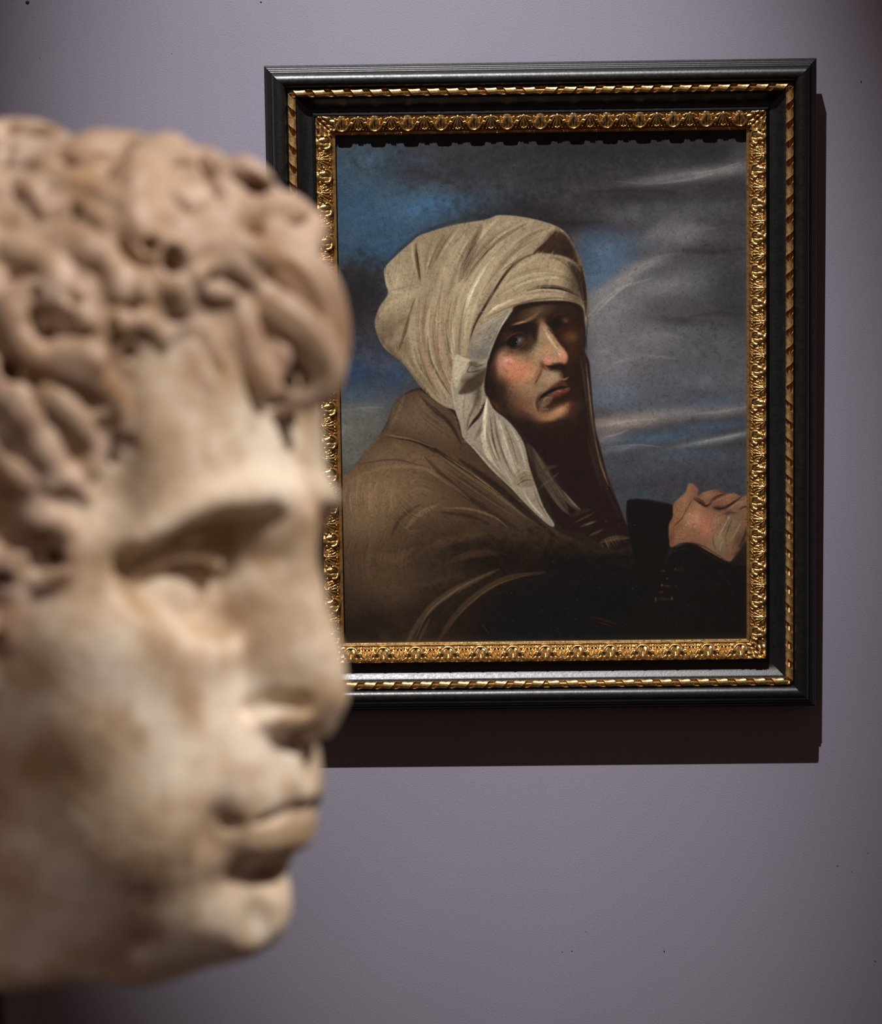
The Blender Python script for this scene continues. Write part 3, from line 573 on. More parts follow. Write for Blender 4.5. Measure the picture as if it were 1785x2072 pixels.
    P([(928,796),(944,772),(966,756),(986,744),(980,772),(964,788),(946,796)],(80,66,53),3.5,.85); P([(922,720),(950,728),(938,750),(926,784),(917,770)],(170,154,130),4,.8); S([(956,734),(946,752),(968,750),(984,742)],4,(76,63,51),.7); S([(966,735),(984,734)],7,(150,136,116),.6)
    E.clip(FOLD, contrast=(1.4,34))
    TAIL = [(986,802),(1000,828),(1031,854),(1059,894),(1072,945),(1084,982),(1102,1028),(1122,1060),(1112,1064),(1077,1033),(1052,1008),(1031,985),(991,947),(958,909),(938,886),(950,866),(972,842),(981,820)]
    P(TAIL,(142,128,110),1.8); E.clip(TAIL)
    S([(982,806),(984,840),(978,880),(990,925),(1016,962)],14,(176,160,138),.85); S([(984,806),(982,836),(974,868)],6,(200,186,166),.85); S([(992,842),(998,890),(1010,930),(1030,972)],6,(92,80,66),.85); S([(1002,838),(1018,880),(1026,920),(1050,965)],16,(166,150,130),.85); S([(1010,850),(1024,896),(1040,940)],5,(190,176,154),.7); S([(1022,856),(1046,894),(1060,940),(1066,975)],11,(146,132,114),.8); S([(1030,862),(1048,890)],4,(170,154,134),.6)
    S([(945,892),(975,925),(1010,966),(1040,990)],5,(166,150,128),.8); S([(960,890),(972,870),(980,850)],12,(112,96,78),.7); S([(962,905),(1000,945),(1036,985)],7,(118,104,86),.6); S([(984,870),(996,912),(1020,955)],4,(110,96,80),.7)
    P([(1042,958),(1066,950),(1078,962),(1082,982),(1060,986),(1044,980)],(128,112,92),2.5,.9); S([(1044,962),(1060,952),(1074,954)],5,(164,148,124),.8); S([(1046,982),(1062,972),(1080,972)],3,(82,68,55),.8); S([(1050,972),(1064,962)],3,(96,80,64),.7)
    S([(1052,985),(1068,1010),(1092,1040),(1114,1060)],20,(138,124,108),.9); S([(1058,992),(1076,1020),(1098,1046)],5,(168,154,136),.8); S([(1078,984),(1090,1016),(1108,1048)],5,(112,98,82),.7); H([(1000,850),(1035,920),(1100,1050)],0,[(176,160,138),(112,98,82),(150,136,118)],40,17,.4,1.6)
    for a in (([(986,806),(980,850),(982,890)],9,(196,182,158),.7),([(1000,836),(1006,880),(1022,930),(1040,966)],7,(96,83,68),.6),([(990,880),(1008,930),(1036,978)],8,(176,160,136),.6),([(1036,866),(1052,900),(1066,950)],7,(176,160,140),.6),([(1016,848),(1034,890),(1048,940)],4,(104,90,75),.6),([(1060,1000),(1080,1026),(1104,1050)],6,(172,157,136),.6)): S(*a)
    E.clip(TAIL, contrast=(1.5,40))
    # second, shaded scarf end and its twist
    S([(1068,900),(1094,945),(1116,985),(1148,1034)],34,(74,61,49),.9); S([(1078,906),(1100,945),(1120,975)],10,(94,79,64),.7); S([(1086,968),(1104,950),(1128,942)],12,(66,52,41),.85); S([(1088,990),(1112,972),(1132,956)],7,(88,72,57),.6); S([(1124,978),(1146,1008),(1172,1034)],14,(92,78,64),.75); S([(1140,994),(1160,1018),(1178,1034)],6,(128,114,98),.75); S([(1110,990),(1134,1024),(1154,1042)],9,(84,70,57),.7); S([(1074,904),(1090,980),(1116,1030)],8,(40,30,25),.6); H([(1090,930),(1130,1000),(1160,1036)],0,[(104,90,74),(60,48,39)],24,16,.4,1.6)
    S([(1152,1046),(1176,1036),(1200,1030)],12,(52,36,29),.9); S([(1160,1058),(1182,1048),(1204,1036)],6,(76,56,43),.7); S([(1174,1066),(1190,1060),(1208,1054)],7,(92,77,62),.7); S([(1184,1062),(1204,1056)],2.5,(118,102,86),.5); S([(1178,1076),(1200,1068)],6,(40,29,24),.8); S([(1192,1084),(1206,1078),(1222,1070)],7,(84,69,55),.7); S([(1200,1090),(1222,1084)],6,(36,27,22),.8)
    S([(1214,1098),(1240,1090),(1272,1088)],15,(82,62,46),.85); H([(1226,1086),(1232,1100),(1240,1112)],0,[(116,92,68),(54,40,31)],30,22,.6,2.2)
    # ---- veil on the far side
    S([(1180,640),(1178,690),(1184,740),(1190,800),(1196,860),(1208,930),(1232,1000),(1256,1050)],16,(46,34,28),.85); S([(1186,735),(1192,790),(1198,850),(1210,916)],7,(92,76,60),.75); S([(1186,740),(1193,800),(1198,846)],2.5,(126,108,88),.7); S([(1204,890),(1214,930),(1226,968)],6,(96,78,58),.8); S([(1212,930),(1222,958),(1231,984)],5,(128,104,78),.75)
    S([(1187,590),(1190,630),(1184,660)],4,(88,75,64),.7); S([(1174,720),(1182,770),(1188,820)],6,(64,50,40),.7); S([(1188,880),(1200,930),(1222,1000)],8,(52,38,30),.7); S([(1190,640),(1187,690),(1188,722)],2.5,(28,22,22),.8); S([(1208,900),(1222,950),(1246,1010)],5,(60,44,34),.7)
    # ---- cloak
    CLOAK = [(680,978),(697,960),(720,940),(750,902),(772,876),(784,856),(804,808),(830,794),(852,790),(880,812),(918,836),(936,886),(958,910),(991,948),(1031,988),(1077,1036),(1115,1066),(1160,1090),(1220,1120),(1290,1110),(1400,1120),(1530,1150),(1530,1310),(670,1310)]
    P(CLOAK,(64,48,36),2.5); E.clip(CLOAK)
    B(790,1090,150,120,(72,54,40),.8); B(1180,1240,300,110,(27,22,19),1,0,.05); B(1180,1240,240,90,(26,21,18),1,0,.05); B(1400,1250,200,120,(24,20,18),1); B(1050,1280,130,50,(28,22,19),1); B(1000,1130,130,50,(36,27,22),.95,10); B(1180,1150,130,50,(30,23,19),.95); B(720,1270,110,60,(34,26,22),.9); B(700,1200,60,60,(54,41,32),.8); B(880,1240,110,40,(40,30,24),.7)
    B(860,820,40,26,(84,66,51),.9); B(830,850,60,26,(88,70,53),.85,25); B(900,870,46,30,(78,61,47),.85,40); B(780,930,60,40,(92,72,54),.8,-30); B(740,1000,80,60,(104,82,61),.9); B(800,990,60,40,(112,89,67),.7,-30); B(730,1050,60,50,(96,75,56),.8); B(850,1000,70,40,(90,69,51),.8,20); B(690,1000,30,50,(88,70,54),.6); B(860,930,60,20,(94,73,54),.7,25)
    S([(818,800),(806,836),(786,868)],12,(92,74,57),.7); S([(850,800),(880,830),(910,856),(934,900)],12,(40,30,25),.8); S([(800,880),(860,900),(930,945),(1000,1000)],14,(38,28,23),.8); S([(774,878),(830,888),(880,906)],5,(116,93,70),.8); S([(780,884),(840,894),(884,912)],4,(36,27,22),.7)
    S([(770,882),(740,912),(715,945)],8,(96,77,59),.6); S([(880,915),(930,950),(990,992),(1050,1034),(1108,1076)],9,(110,86,62),.75); S([(900,922),(960,962),(1030,1012)],4,(134,107,78),.6); S([(930,930),(1000,980),(1080,1050),(1130,1090)],20,(36,27,22),.85); S([(860,925),(920,985),(1000,1040),(1060,1080)],16,(46,34,26),.8); S([(840,935),(900,972),(950,1010)],10,(100,78,57),.7)
    S([(690,985),(760,950),(840,945),(890,965)],12,(106,84,62),.6); S([(720,940),(800,930),(870,948)],5,(52,39,30),.6); S([(895,1028),(950,1030),(1000,1046),(1026,1066)],7,(106,81,57),.8); S([(890,1036),(950,1044),(990,1060)],12,(44,33,26),.7); S([(820,1070),(850,1040),(890,1020)],14,(104,83,63),.7); S([(790,1090),(810,1050),(850,1020)],12,(50,38,30),.6)
    S([(860,1110),(920,1090),(980,1080)],26,(70,52,37),.7); S([(900,1140),(960,1120),(1010,1120)],22,(64,46,33),.7); S([(740,1120),(790,1130),(840,1110)],26,(80,61,45),.6); S([(930,1160),(860,1180),(800,1190)],20,(62,47,35),.6)
    B(800,1200,50,30,(68,52,38),.7); B(760,1160,60,40,(76,58,43),.6)
    H([(750,960),(742,1010),(752,1060)],0,[(126,102,78),(84,65,49),(116,92,69)],60,60,.45,2.6); H([(810,980),(850,960),(900,980)],0,[(118,94,70),(72,55,42)],40,40,.4,2.4); H([(830,810),(860,850),(920,890)],0,[(98,78,60),(66,51,40)],36,30,.45,2.2); H([(800,1010),(840,1050),(880,1040)],0,[(104,82,61),(60,46,35)],26,40,.4,2.4)
    H([(780,1070),(760,1130),(770,1200)],0,[(84,65,48),(56,42,32)],40,70,.4,3); H([(880,930),(980,1000),(1080,1066)],0,[(104,82,60),(40,30,24)],30,22,.4,2)
    S([(1010,1152),(945,1182),(885,1218),(846,1262),(822,1304)],19,(76,59,43),.8); S([(1000,1156),(930,1190),(870,1236),(842,1290)],5,(104,83,60),.6); S([(985,1172),(930,1206),(886,1252),(862,1300)],9,(46,33,25),.85); S([(1105,1158),(1020,1172),(950,1216),(905,1266),(885,1304)],17,(66,50,36),.8); S([(1070,1162),(1000,1186),(940,1232),(900,1282)],4,(96,76,54),.5); S([(930,1194),(905,1216)],5,(38,26,20),.8); S([(870,1250),(846,1300)],8,(70,54,39),.8); S([(830,1250),(800,1300)],8,(44,33,26),.6)
    S([(1190,1248),(1220,1254),(1256,1266)],8,(58,33,26),.75); S([(1210,1258),(1240,1268)],2,(92,56,44),.6); S([(1280,1258),(1284,1290)],7,(54,29,22),.7); S([(975,1262),(992,1286)],2.5,(70,46,34),.6); S([(1060,1240),(1200,1230)],3,(40,31,25),.5)
    dab(lambda: (rs.uniform(695,1100),rs.uniform(800,1140)), lambda x,y: (1.7 if x < 800 else 0.6)+rs.uniform(-.4,.4), 900, (12,36), (2,5), .16, .5)
    E.clip(CLOAK, contrast=(1.34,20))
    # ---- dark post, sleeve, hand
    P([(1272,1012),(1300,1010),(1362,1022),(1366,1042),(1358,1080),(1352,1120),(1340,1170),(1290,1140),(1276,1090),(1268,1050),(1268,1022)],(22,19,18),2.5); B(1310,1150,60,40,(24,20,18),.9); S([(1300,1012),(1360,1022)],3,(36,34,34),.5)
    U = lambda *q: [(1250+a/6.375, 950+b/6.375) for a,b in q]
    bu = lambda x,y,rx,ry,c,o=.9,a=0: B(1250+x/6.375,950+y/6.375,rx/6.375,ry/6.375,c,o,a,.12)
    P([(1400,1130),(1440,1090),(1480,1040),(1530,1030),(1530,1170),(1450,1150)],(34,27,23),5,.95)
    HAND = U((915,185),(985,190),(1040,260),(1035,340),(1120,288),(1230,265),(1320,255),(1400,310),(1500,300),(1590,345),(1720,372),(1730,800),(1640,950),(1500,1140),(1420,1185),(1200,1070),(1040,990),(890,940),(700,1000),(668,930),(660,720),(710,610),(718,450),(800,362),(880,290))
    P(HAND,(120,84,64),2.0); E.clip(HAND)
    bu(900,240,70,70,(134,96,72)); bu(860,400,70,130,(142,99,74),.9,20); bu(760,560,50,120,(132,90,66),.8,15); bu(980,640,170,160,(150,104,79)); bu(1040,480,80,80,(146,102,78),.8); bu(1160,760,110,160,(156,99,77)); bu(800,850,130,90,(136,92,67)); bu(720,780,60,120,(122,80,58),.7); bu(1320,900,130,160,(128,104,80),.9,20); bu(1300,640,110,100,(136,100,76),.8); bu(1500,700,100,160,(120,98,74),.8,20); bu(1380,1080,90,70,(112,88,66),.8); bu(1440,400,110,50,(132,92,68),.9,-20); bu(1200,330,100,45,(130,92,68),.9,-15); bu(1340,280,70,26,(84,56,42),.8,15); bu(1600,430,90,45,(124,96,74),.9,-25); bu(1600,560,70,60,(112,86,64),.7)
    S(U((1030,330),(960,400),(890,510),(830,620),(720,730)),3.2,(92,60,45),.8); S(U((930,420),(870,560),(800,650)),3,(160,116,88),.6); S(U((985,375),(1090,440),(1140,470),(1200,440)),6,(72,46,35),.85); S(U((1180,440),(1210,390),(1290,340),(1400,312)),4,(80,52,39),.85); S(U((1000,360),(1080,400),(1130,440)),5,(64,41,32),.8)
    S(U((1230,480),(1290,500),(1380,500),(1460,450),(1560,380),(1610,340)),5,(70,48,36),.85); bu(1300,500,70,34,(66,45,35),.8); S(U((1210,430),(1300,390),(1420,340),(1520,310)),4,(152,110,82),.6); S(U((1060,330),(1140,295),(1230,275)),3,(154,112,84),.6); S(U((1430,520),(1540,430),(1660,400)),4,(146,116,90),.6); S(U((1560,520),(1640,480),(1700,480)),5,(64,46,36),.8); S(U((1400,600),(1460,560),(1560,560)),5,(70,52,40),.7)
    S(U((1420,640),(1360,760),(1290,880)),4,(166,140,112),.7); S(U((1480,620),(1430,760),(1380,900)),4,(86,68,52),.7); S(U((1600,660),(1530,800),(1450,940)),5,(146,122,96),.6); S(U((1640,640),(1690,680),(1640,860),(1560,1000)),9,(58,42,33),.8); S(U((1250,820),(1230,920),(1270,1040)),4,(92,72,56),.7); S(U((1380,900),(1330,980),(1320,1060)),4,(156,132,104),.5); S(U((1440,600),(1420,640)),4,(170,148,124),.6); bu(1640,1000,60,110,(36,28,24),.8,20); bu(1560,1120,60,60,(36,28,23),.7)
    for k in range(9): S(U((690+k*4,760+k*20),(780,755+k*20),(870,765+k*19)),1.3,(104,68,50) if k % 2 else (156,112,84),.4)
    for q in ((930,572),(910,676),(958,680),(996,735),(880,716),(852,756),(918,700)): B(1250+q[0]/6.375,950+q[1]/6.375,1.1,.6,(226,206,190),.7,0,.5)
    H(U((1180,560),(1160,700),(1120,860)),0,[(172,122,96),(128,88,68)],26,26,.4,1.6); H(U((850,420),(800,520),(740,640)),0,[(158,112,84),(112,76,57)],16,9,.4,1.5)
    dab(lambda: (rs.uniform(1355,1515),rs.uniform(985,1130)), lambda x,y: 2.2+rs.uniform(-.4,.4), 250, (6,16), (1.6,3.4), .13, .5)
    S(U((985,380),(1090,445),(1150,470),(1210,430)),8,(58,37,29),.7); S(U((1190,440),(1290,352),(1400,316)),6,(64,42,32),.7); S(U((1240,490),(1330,505),(1450,455),(1600,350)),7,(58,40,30),.7); S(U((950,400),(890,520),(820,640),(720,740)),4,(84,55,41),.6); bu(1420,560,50,20,(70,50,38),.7,-20); bu(1560,900,60,120,(84,64,50),.6,25); bu(690,880,40,80,(96,62,46),.6); bu(1000,620,110,90,(164,116,90),.6); bu(1180,330,70,22,(150,106,78),.6,-15); bu(1480,330,60,24,(140,98,72),.6)
    E.clip(HAND, contrast=(1.35,26))
    P([(1338,1166),(1344,1138),(1362,1114),(1388,1100),(1412,1103),(1440,1122),(1480,1142),(1530,1162),(1530,1312),(1270,1312),(1290,1220)],(23,20,19),2.5); S([(1343,1142),(1360,1118),(1384,1110),(1404,1112)],2,(54,50,46),.6); S([(1410,1108),(1440,1126),(1470,1142)],2,(50,46,42),.6); S([(1340,1150),(1352,1118),(1380,1100),(1420,1104),(1470,1134)],4,(30,25,22),.7); S([(1454,1152),(1468,1168)],1.5,(48,46,44),.6)
    for x,y,w,h,c,o in ((1343,1155,4,2,(78,78,70),.6),(1378,1152,9,4,(44,26,21),.8),(1367,1152,1.4,1.2,(96,94,88),.7),(1350,1186,8,2.4,(82,36,25),.8),(1340,1184,2,2,(140,96,60),.8),(1338,1198,4,2,(84,56,38),.8),(1345,1212,14,2.4,(62,34,25),.8),(1327,1213,1.6,4,(104,76,54),.8),(1360,1211,1.6,4,(110,82,58),.8),(1350,1171,1.6,1.6,(110,106,98),.7),(1368,1186,4,2,(60,52,44),.6)): B(x,y,w,h,c,o)
    # ---- weave, craquelure, then varnish glints painted in as pale dots
    weave = 0.5*np.sin(E.PX*2.1+2*E.n2)+0.5*np.sin(E.PY*2.3+2*E.n3)
    grain = E.rs.rand(E.h, E.w).astype(np.float32)-0.5
    E.img *= (1+0.030*weave+0.17*grain+0.12*E.n3+0.05*E.n2-0.20*np.clip(E.fbm(3.2,2)*3-0.30,0,1))[...,None]
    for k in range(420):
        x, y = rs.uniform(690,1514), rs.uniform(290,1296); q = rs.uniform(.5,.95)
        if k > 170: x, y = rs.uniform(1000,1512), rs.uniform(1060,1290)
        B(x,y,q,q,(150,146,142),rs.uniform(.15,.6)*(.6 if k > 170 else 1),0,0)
    return np.clip(E.img/255.0, 0, 1)
# ------------------------------------------------------------------ the marble head, carved as a distance field and skinned
class Carver:
    """Design axes: U right, V down, C towards the viewer, all in units of HS metres; head axes: x out of the face, a to its right, v down."""
    VOX = 6.5
    LO = np.array([-880.0, 176.0, -1190.0]); HI = np.array([800.0, 2010.0, 480.0])
    PSI = math.radians(24.0); UC, C0 = 5.0, 260.0
    def __init__(s):
        s.n = ((s.HI-s.LO)/s.VOX).astype(int)+1
        s.ax = [s.LO[i]+s.VOX*np.arange(s.n[i], dtype=np.float32) for i in range(3)]
        s.cp, s.sp = math.cos(s.PSI), math.sin(s.PSI)
        s.U, s.V, s.C = np.meshgrid(*s.ax, indexing='ij', sparse=True)
        s.rs = np.random.RandomState(11)
    def to_uvc(s, P):
        P = np.atleast_2d(np.array(P, float)); x, a, v = P[:,0], P[:,1], P[:,2]
        return np.stack([s.UC+x*s.cp-a*s.sp, v, x*s.sp+a*s.cp-s.C0], 1)
    def win(s, lo, hi):
        i0 = np.clip(((lo-s.LO)/s.VOX).astype(int), 0, s.n); i1 = np.clip(((hi-s.LO)/s.VOX).astype(int)+2, 0, s.n)
        return tuple(slice(a,b) for a,b in zip(i0,i1))
    def local(s, W):
        U = s.ax[0][W[0]][:,None,None]; V = s.ax[1][W[1]][None,:,None]; C = s.ax[2][W[2]][None,None,:]
        return U, V, C
    @staticmethod
    def smin(a, b, k):
        h = np.clip(0.5+0.5*(b-a)/k, 0, 1); return b*(1-h)+a*h-k*h*(1-h)
    def tube_d(s, P, R, pad):
        P = np.array(P, float); R = np.broadcast_to(np.array(R, float), (len(P),))
        lo = (P-R[:,None]).min(0)-pad; hi = (P+R[:,None]).max(0)+pad
        W = s.win(lo, hi)
        if any(w.start >= w.stop for w in W): return None, None
        U, V, C = s.local(W); best = np.full((U.shape[0],V.shape[1],C.shape[2]), 1e6, np.float32)
        if len(P) == 1: return W, (np.sqrt((U-P[0,0])**2+(V-P[0,1])**2+(C-P[0,2])**2)-R[0]).astype(np.float32)
        for i in range(len(P)-1):
            A, B = P[i], P[i+1]
            l = np.minimum(A-R[i],B-R[i+1])-pad; h = np.maximum(A+R[i],B+R[i+1])+pad
            w = s.win(l, h); sub = tuple(slice(w[k].start-W[k].start, w[k].stop-W[k].start) for k in range(3))
            if any(q.start >= q.stop for q in sub): continue
            u, v, c = s.local(w); d = B-A; l2 = float(d@d)+1e-6
            t = np.clip(((u-A[0])*d[0]+(v-A[1])*d[1]+(c-A[2])*d[2])/l2, 0, 1)
            q = np.sqrt((u-A[0]-t*d[0])**2+(v-A[1]-t*d[1])**2+(c-A[2]-t*d[2])**2)-(R[i]+(R[i+1]-R[i])*t)
            best[sub] = np.minimum(best[sub], q)
        return W, best
    def ell_d(s, c, r, pad):
        """ellipsoid given in head axes (x, a, v)"""
        c3 = s.to_uvc(c)[0]; m = max(r)+pad; W = s.win(c3-m, c3+m); U, V, C = s.local(W)
        du, dc = U-c3[0], C-c3[2]; x = du*s.cp+dc*s.sp; a = -du*s.sp+dc*s.cp; v = V-c3[1]
        g = np.sqrt((x/r[0])**2+(a/r[1])**2+(v/r[2])**2); return W, ((g-1)*min(r)).astype(np.float32)
    def add(s, F, W, d, k): F[W] = s.smin(F[W], d, k)
    def cut(s, F, W, d, k): F[W] = -s.smin(-F[W], d, k)
    def both(s, F, pts, R, k, op):
        for sg in (1, -1):
            q = np.array(pts, float); q[:,1] *= sg
            W, d = s.tube_d(Easel.curve(s.to_uvc(q), 4) if len(q) > 2 else s.to_uvc(q), np.interp(np.linspace(0,1,(len(q)-1)*4+1 if len(q) > 2 else len(q)), np.linspace(0,1,len(q)), R), k+10)
            if W is not None: op(F, W, d, k)
    def both_e(s, F, c, r, k, op):
        for sg in ((1,-1) if c[1] else (1,)):
            W, d = s.ell_d((c[0],c[1]*sg,c[2]), r, k+10); op(F, W, d, k)
    # -------------------------------------------------------------- face and skull
    def face(s):
        xf_v = [258,272,300,345,400,480,560,700,780,850,950,1010,1080,1140,1250,1350,1450,1560,1650,1746,1850,1930,1990,2040]
        xf_x = [ 40,180,320,440,522,574,604,624,628,628,642,650,640,622,612,602,588,572,556,532,520,486,430,380]
        xb_v = [258,272,310,360,450,600,750,900,1100,1300,1500,1700,2040]
        xb_x = [-120,-240,-350,-460,-600,-705,-755,-770,-745,-660,-520,-450,-430]
        w_v = [258,272,300,345,400,480,600,720,900,1020,1130,1240,1350,1480,1600,1720,1830,1920,1990,2040]
        w_w = [ 60,160,255,345,420,490,545,580,575,548,530,530,520,500,478,458,430,392,362,350]
        V1 = s.ax[1]
        def lut(a, b):
            y = np.interp(V1, a, b); k = np.ones(7)/7; y2 = np.convolve(np.pad(y,(3,3),'edge'), k, 'valid'); return y2.astype(np.float32)[None,:,None]
        xf, xb, w = lut(xf_v,xf_x), lut(xb_v,xb_x), lut(w_v,w_w)
        u = s.U-s.UC; c = s.C+s.C0
        x = u*s.cp+c*s.sp; a = np.abs(-u*s.sp+c*s.cp); s.x, s.a = x, a
        xs = -60.0; X = x-xs; D = np.where(X > 0, xf-xs, xs-xb); n = np.where(X > 0, 2.35, 2.1)
        g = ((a/w)**n+(np.abs(X)/D)**n)**(1/n)
        F = ((g-1)*np.minimum(w, D)*1.0).astype(np.float32)
        top = (284.0-s.V).astype(np.float32); F = np.maximum(F, top)
        A, K = s.add, s.cut
        # brow ridge, temples
        s.both(F, [(630,20,1016),(620,140,1010),(572,260,1036),(492,365,1092)], (40,44,42,32), 50, A)
        s.both_e(F, (470,430,960), (60,60,130), 60, K)
        # muzzle and chin
        s.both_e(F, (455,0,1592), (222,236,215), 110, A); s.both_e(F, (466,0,1848), (150,178,112), 55, A)
        s.both_e(F, (372,290,1430), (150,160,210), 110, A); s.both_e(F, (330,250,1650), (190,150,170), 110, A); s.both_e(F, (395,285,1290), (130,140,90), 80, A)
        # orbit, eyeball, lids
        s.both_e(F, (640,205,1130), (120,122,78), 60, K); s.both_e(F, (650,118,1112), (118,50,74), 40, K); s.both_e(F, (630,215,1116), (132,120,56), 50, K); s.both_e(F, (560,330,1160), (80,66,44), 50, K)
        s.both_e(F, (585,330,1170), (100,60,60), 50, K)
        s.both_e(F, (590,200,1222), (98,122,66), 44, K)
        s.both_e(F, (406,206,1196), (100,122,104), 10, A)
        up = [(546,98,1184),(542,130,1142),(538,180,1119),(520,240,1117),(482,300,1138),(444,338,1181)]
        lo = [(534,98,1200),(510,130,1244),(488,180,1272),(468,240,1272),(444,300,1248),(434,338,1194)]
        s.both(F, up, (10,14,17,17,14,10), 12, A); s.both(F, lo, (10,12,14,14,12,10), 10, A)
        s.both(F, [(500,120,1106),(500,180,1084),(480,250,1086),(440,318,1120)], (14,16,16,12), 22, A)
        s.both(F, [(506,140,1306),(488,200,1328),(460,270,1314)], (14,15,14), 50, A)
        s.both_e(F, (562,100,1160), (40,20,36), 18, K)
        # nose
        s.both(F, [(648,0,1060),(651,0,1142),(673,0,1240),(699,0,1333),(708,0,1398)], (40,38,41,46,47), 30, A)
        s.both(F, [(570,0,1080),(560,0,1142),(590,0,1240),(620,0,1340),(630,0,1410)], (78,70,88,92,84), 46, A)
        s.both_e(F, (636,72,1440), (72,48,54), 26, A); s.both(F, [(706,0,1410),(690,0,1470),(664,0,1510)], (44,34,28), 22, A)
        s.both(F, [(694,66,1416),(650,108,1416),(606,126,1430)], (18,24,18), 16, K)
        s.both_e(F, (672,42,1492), (40,20,26), 12, K)
        # mouth
        s.both(F, [(650,0,1592),(643,40,1586),(626,90,1604),(576,168,1642)], (31,31,27,12), 26, A)
        s.both(F, [(614,0,1690),(610,56,1690),(592,110,1684),(564,164,1656)], (46,45,40,14), 24, A)
        s.both(F, [(676,0,1640),(668,45,1634),(640,100,1644),(588,166,1652)], (12,12,11,7), 12, K)
        s.both(F, [(700,0,1520),(702,0,1566)], (17,20), 24, K); s.both_e(F, (660,0,1766), (74,140,30), 34, K)
        s.both_e(F, (590,205,1668), (26,22,36), 50, K)
        # chin hollow, old chip
        W, d = s.ell_d((600,66,1862), (22,42,52), 30); s.cut(F, W, d, 26)
        # ear
        for sg in (1,-1):
            P = s.to_uvc([(-20,sg*560,1010),(-60,sg*600,1000),(-110,sg*612,1060),(-100,sg*604,1180),(-50,sg*580,1290),(-20,sg*560,1310)])
            W, d = s.tube_d(Easel.curve(P,4), 26, 20); s.add(F, W, d, 20)
        return F
    def hair_mask(s):
        """how much a spot belongs to the hair: the hairline runs from the brow locks down to the sideburn"""
        xh = np.interp(s.ax[1], [176,560,640,720,800,880,960,1100,1200,1300,1400,1500,2010], [900,640,560,505,450,420,395,335,270,230,120,-40,-80]).astype(np.float32)[None,:,None]
        return np.clip((xh-s.x)/60.0+0.5, 0, 1)
    def surf(s, F, px, py, lift=0.0):
        """where the line of sight through a photo position meets the carving (or None)"""
        C = s.ax[2][::-1]; k = 1-C*HS/D0
        U = CX+(px-CX)*k; V = CY+(py-CY)*k
        i = np.round((U-s.LO[0])/s.VOX).astype(int); j = np.round((V-s.LO[1])/s.VOX).astype(int); l = np.arange(s.n[2])[::-1]
        ok = (i >= 0)&(i < s.n[0])&(j >= 0)&(j < s.n[1]); hit = np.zeros(len(C), bool); hit[ok] = F[i[ok],j[ok],l[ok]] < 0
        if not hit.any(): return None
        q = np.argmax(hit); c = C[q]+lift; k = 1-c*HS/D0
        return np.array([CX+(px-CX)*k, CY+(py-CY)*k, c])
    def grad(s, F, p):
        i = np.clip(np.round((p-s.LO)/s.VOX).astype(int), 2, s.n-3)
        g = np.array([F[i[0]+2,i[1],i[2]]-F[i[0]-2,i[1],i[2]], F[i[0],i[1]+2,i[2]]-F[i[0],i[1]-2,i[2]], F[i[0],i[1],i[2]+2]-F[i[0],i[1],i[2]-2]])
        return g/(np.linalg.norm(g)+1e-6)
HS, D0 = 0.9/6000.0, 0.9
# the locks the photograph shows: photo positions along each lock, its half thickness at root and tip, and how far it stands off
LOCKS = [
 # crest
 (((-60,286),(10,274),(80,276),(124,300),(96,330),(30,330)),32,22,10), (((-120,330),(-40,300),(60,316),(110,350)),26,20,4),
 (((150,334),(190,296),(255,294),(306,318),(300,356),(240,366)),36,24,8), (((180,350),(225,332),(280,344)),34,26,0), (((0,310),(60,300),(110,320)),34,28,0), (((190,330),(230,310),(270,322)),20,12,8),
 (((60,400),(120,372),(200,396),(262,430),(250,470)),34,24,10), (((80,430),(150,420),(214,450),(224,490)),22,18,8),
 # large rolled curl above the temple
 (((340,312),(290,340),(262,398),(276,462),(326,508),(392,506)),38,34,18), (((392,506),(440,478),(466,424),(452,370),(416,334)),34,24,22), (((314,360),(306,416),(344,462),(404,458),(424,420)),26,18,16),
 (((350,330),(392,316),(436,340),(470,362)),30,20,10), (((348,380),(370,410),(404,412)),16,12,10),
 # curl beside it, over the brow
 (((452,452),(506,424),(566,420),(618,440),(622,478)),34,28,14), (((622,478),(590,516),(536,524),(486,506),(462,470)),32,20,16), (((520,468),(560,466),(592,478)),18,12,12),
 (((470,352),(510,356),(536,392),(524,420)),30,20,8), (((545,392),(590,410),(626,444)),26,24,6),
 # small loop under the rolled curl
 (((390,566),(420,528),(462,530),(500,566),(520,600)),25,19,10), (((392,572),(430,592),(470,596)),18,15,6),
 # side curls
 (((90,530),(140,500),(196,514),(236,556),(240,600)),32,22,8), (((10,520),(60,520),(110,556),(118,600)),34,26,12),
 (((40,700),(16,650),(40,606),(96,592),(150,622),(170,664)),28,22,18), (((40,700),(80,728),(140,722),(190,740)),28,30,14),
 (((-60,480),(-20,520),(-30,590),(-80,610)),36,26,14), (((-90,700),(-40,740),(-10,800),(-50,850)),36,24,12), (((280,590),(320,566),(366,590),(360,628)),34,24,4),
 (((240,660),(276,648),(316,668)),22,18,2), (((320,690),(360,660),(420,664)),20,14,0),
 # temple tufts
 (((120,740),(176,760),(224,806),(238,866)),36,22,8), (((196,830),(206,880),(190,940)),24,14,6), (((90,800),(140,840),(178,900),(176,960)),32,18,8), (((20,800),(60,860),(96,930),(90,980)),34,20,10),
 (((110,960),(150,976),(176,1010)),22,12,4), (((-30,900),(20,950),(64,1000),(60,1050)),34,22,10),
 (((60,1050),(108,1056),(136,1096),(128,1140)),26,18,10), (((128,1150),(88,1178),(48,1166),(34,1120)),22,16,10), (((-20,1090),(10,1140),(24,1210),(0,1270)),30,20,10), (((40,1200),(36,1250),(10,1310)),20,12,6), (((-60,1250),(-30,1320),(-36,1400)),28,16,6)]
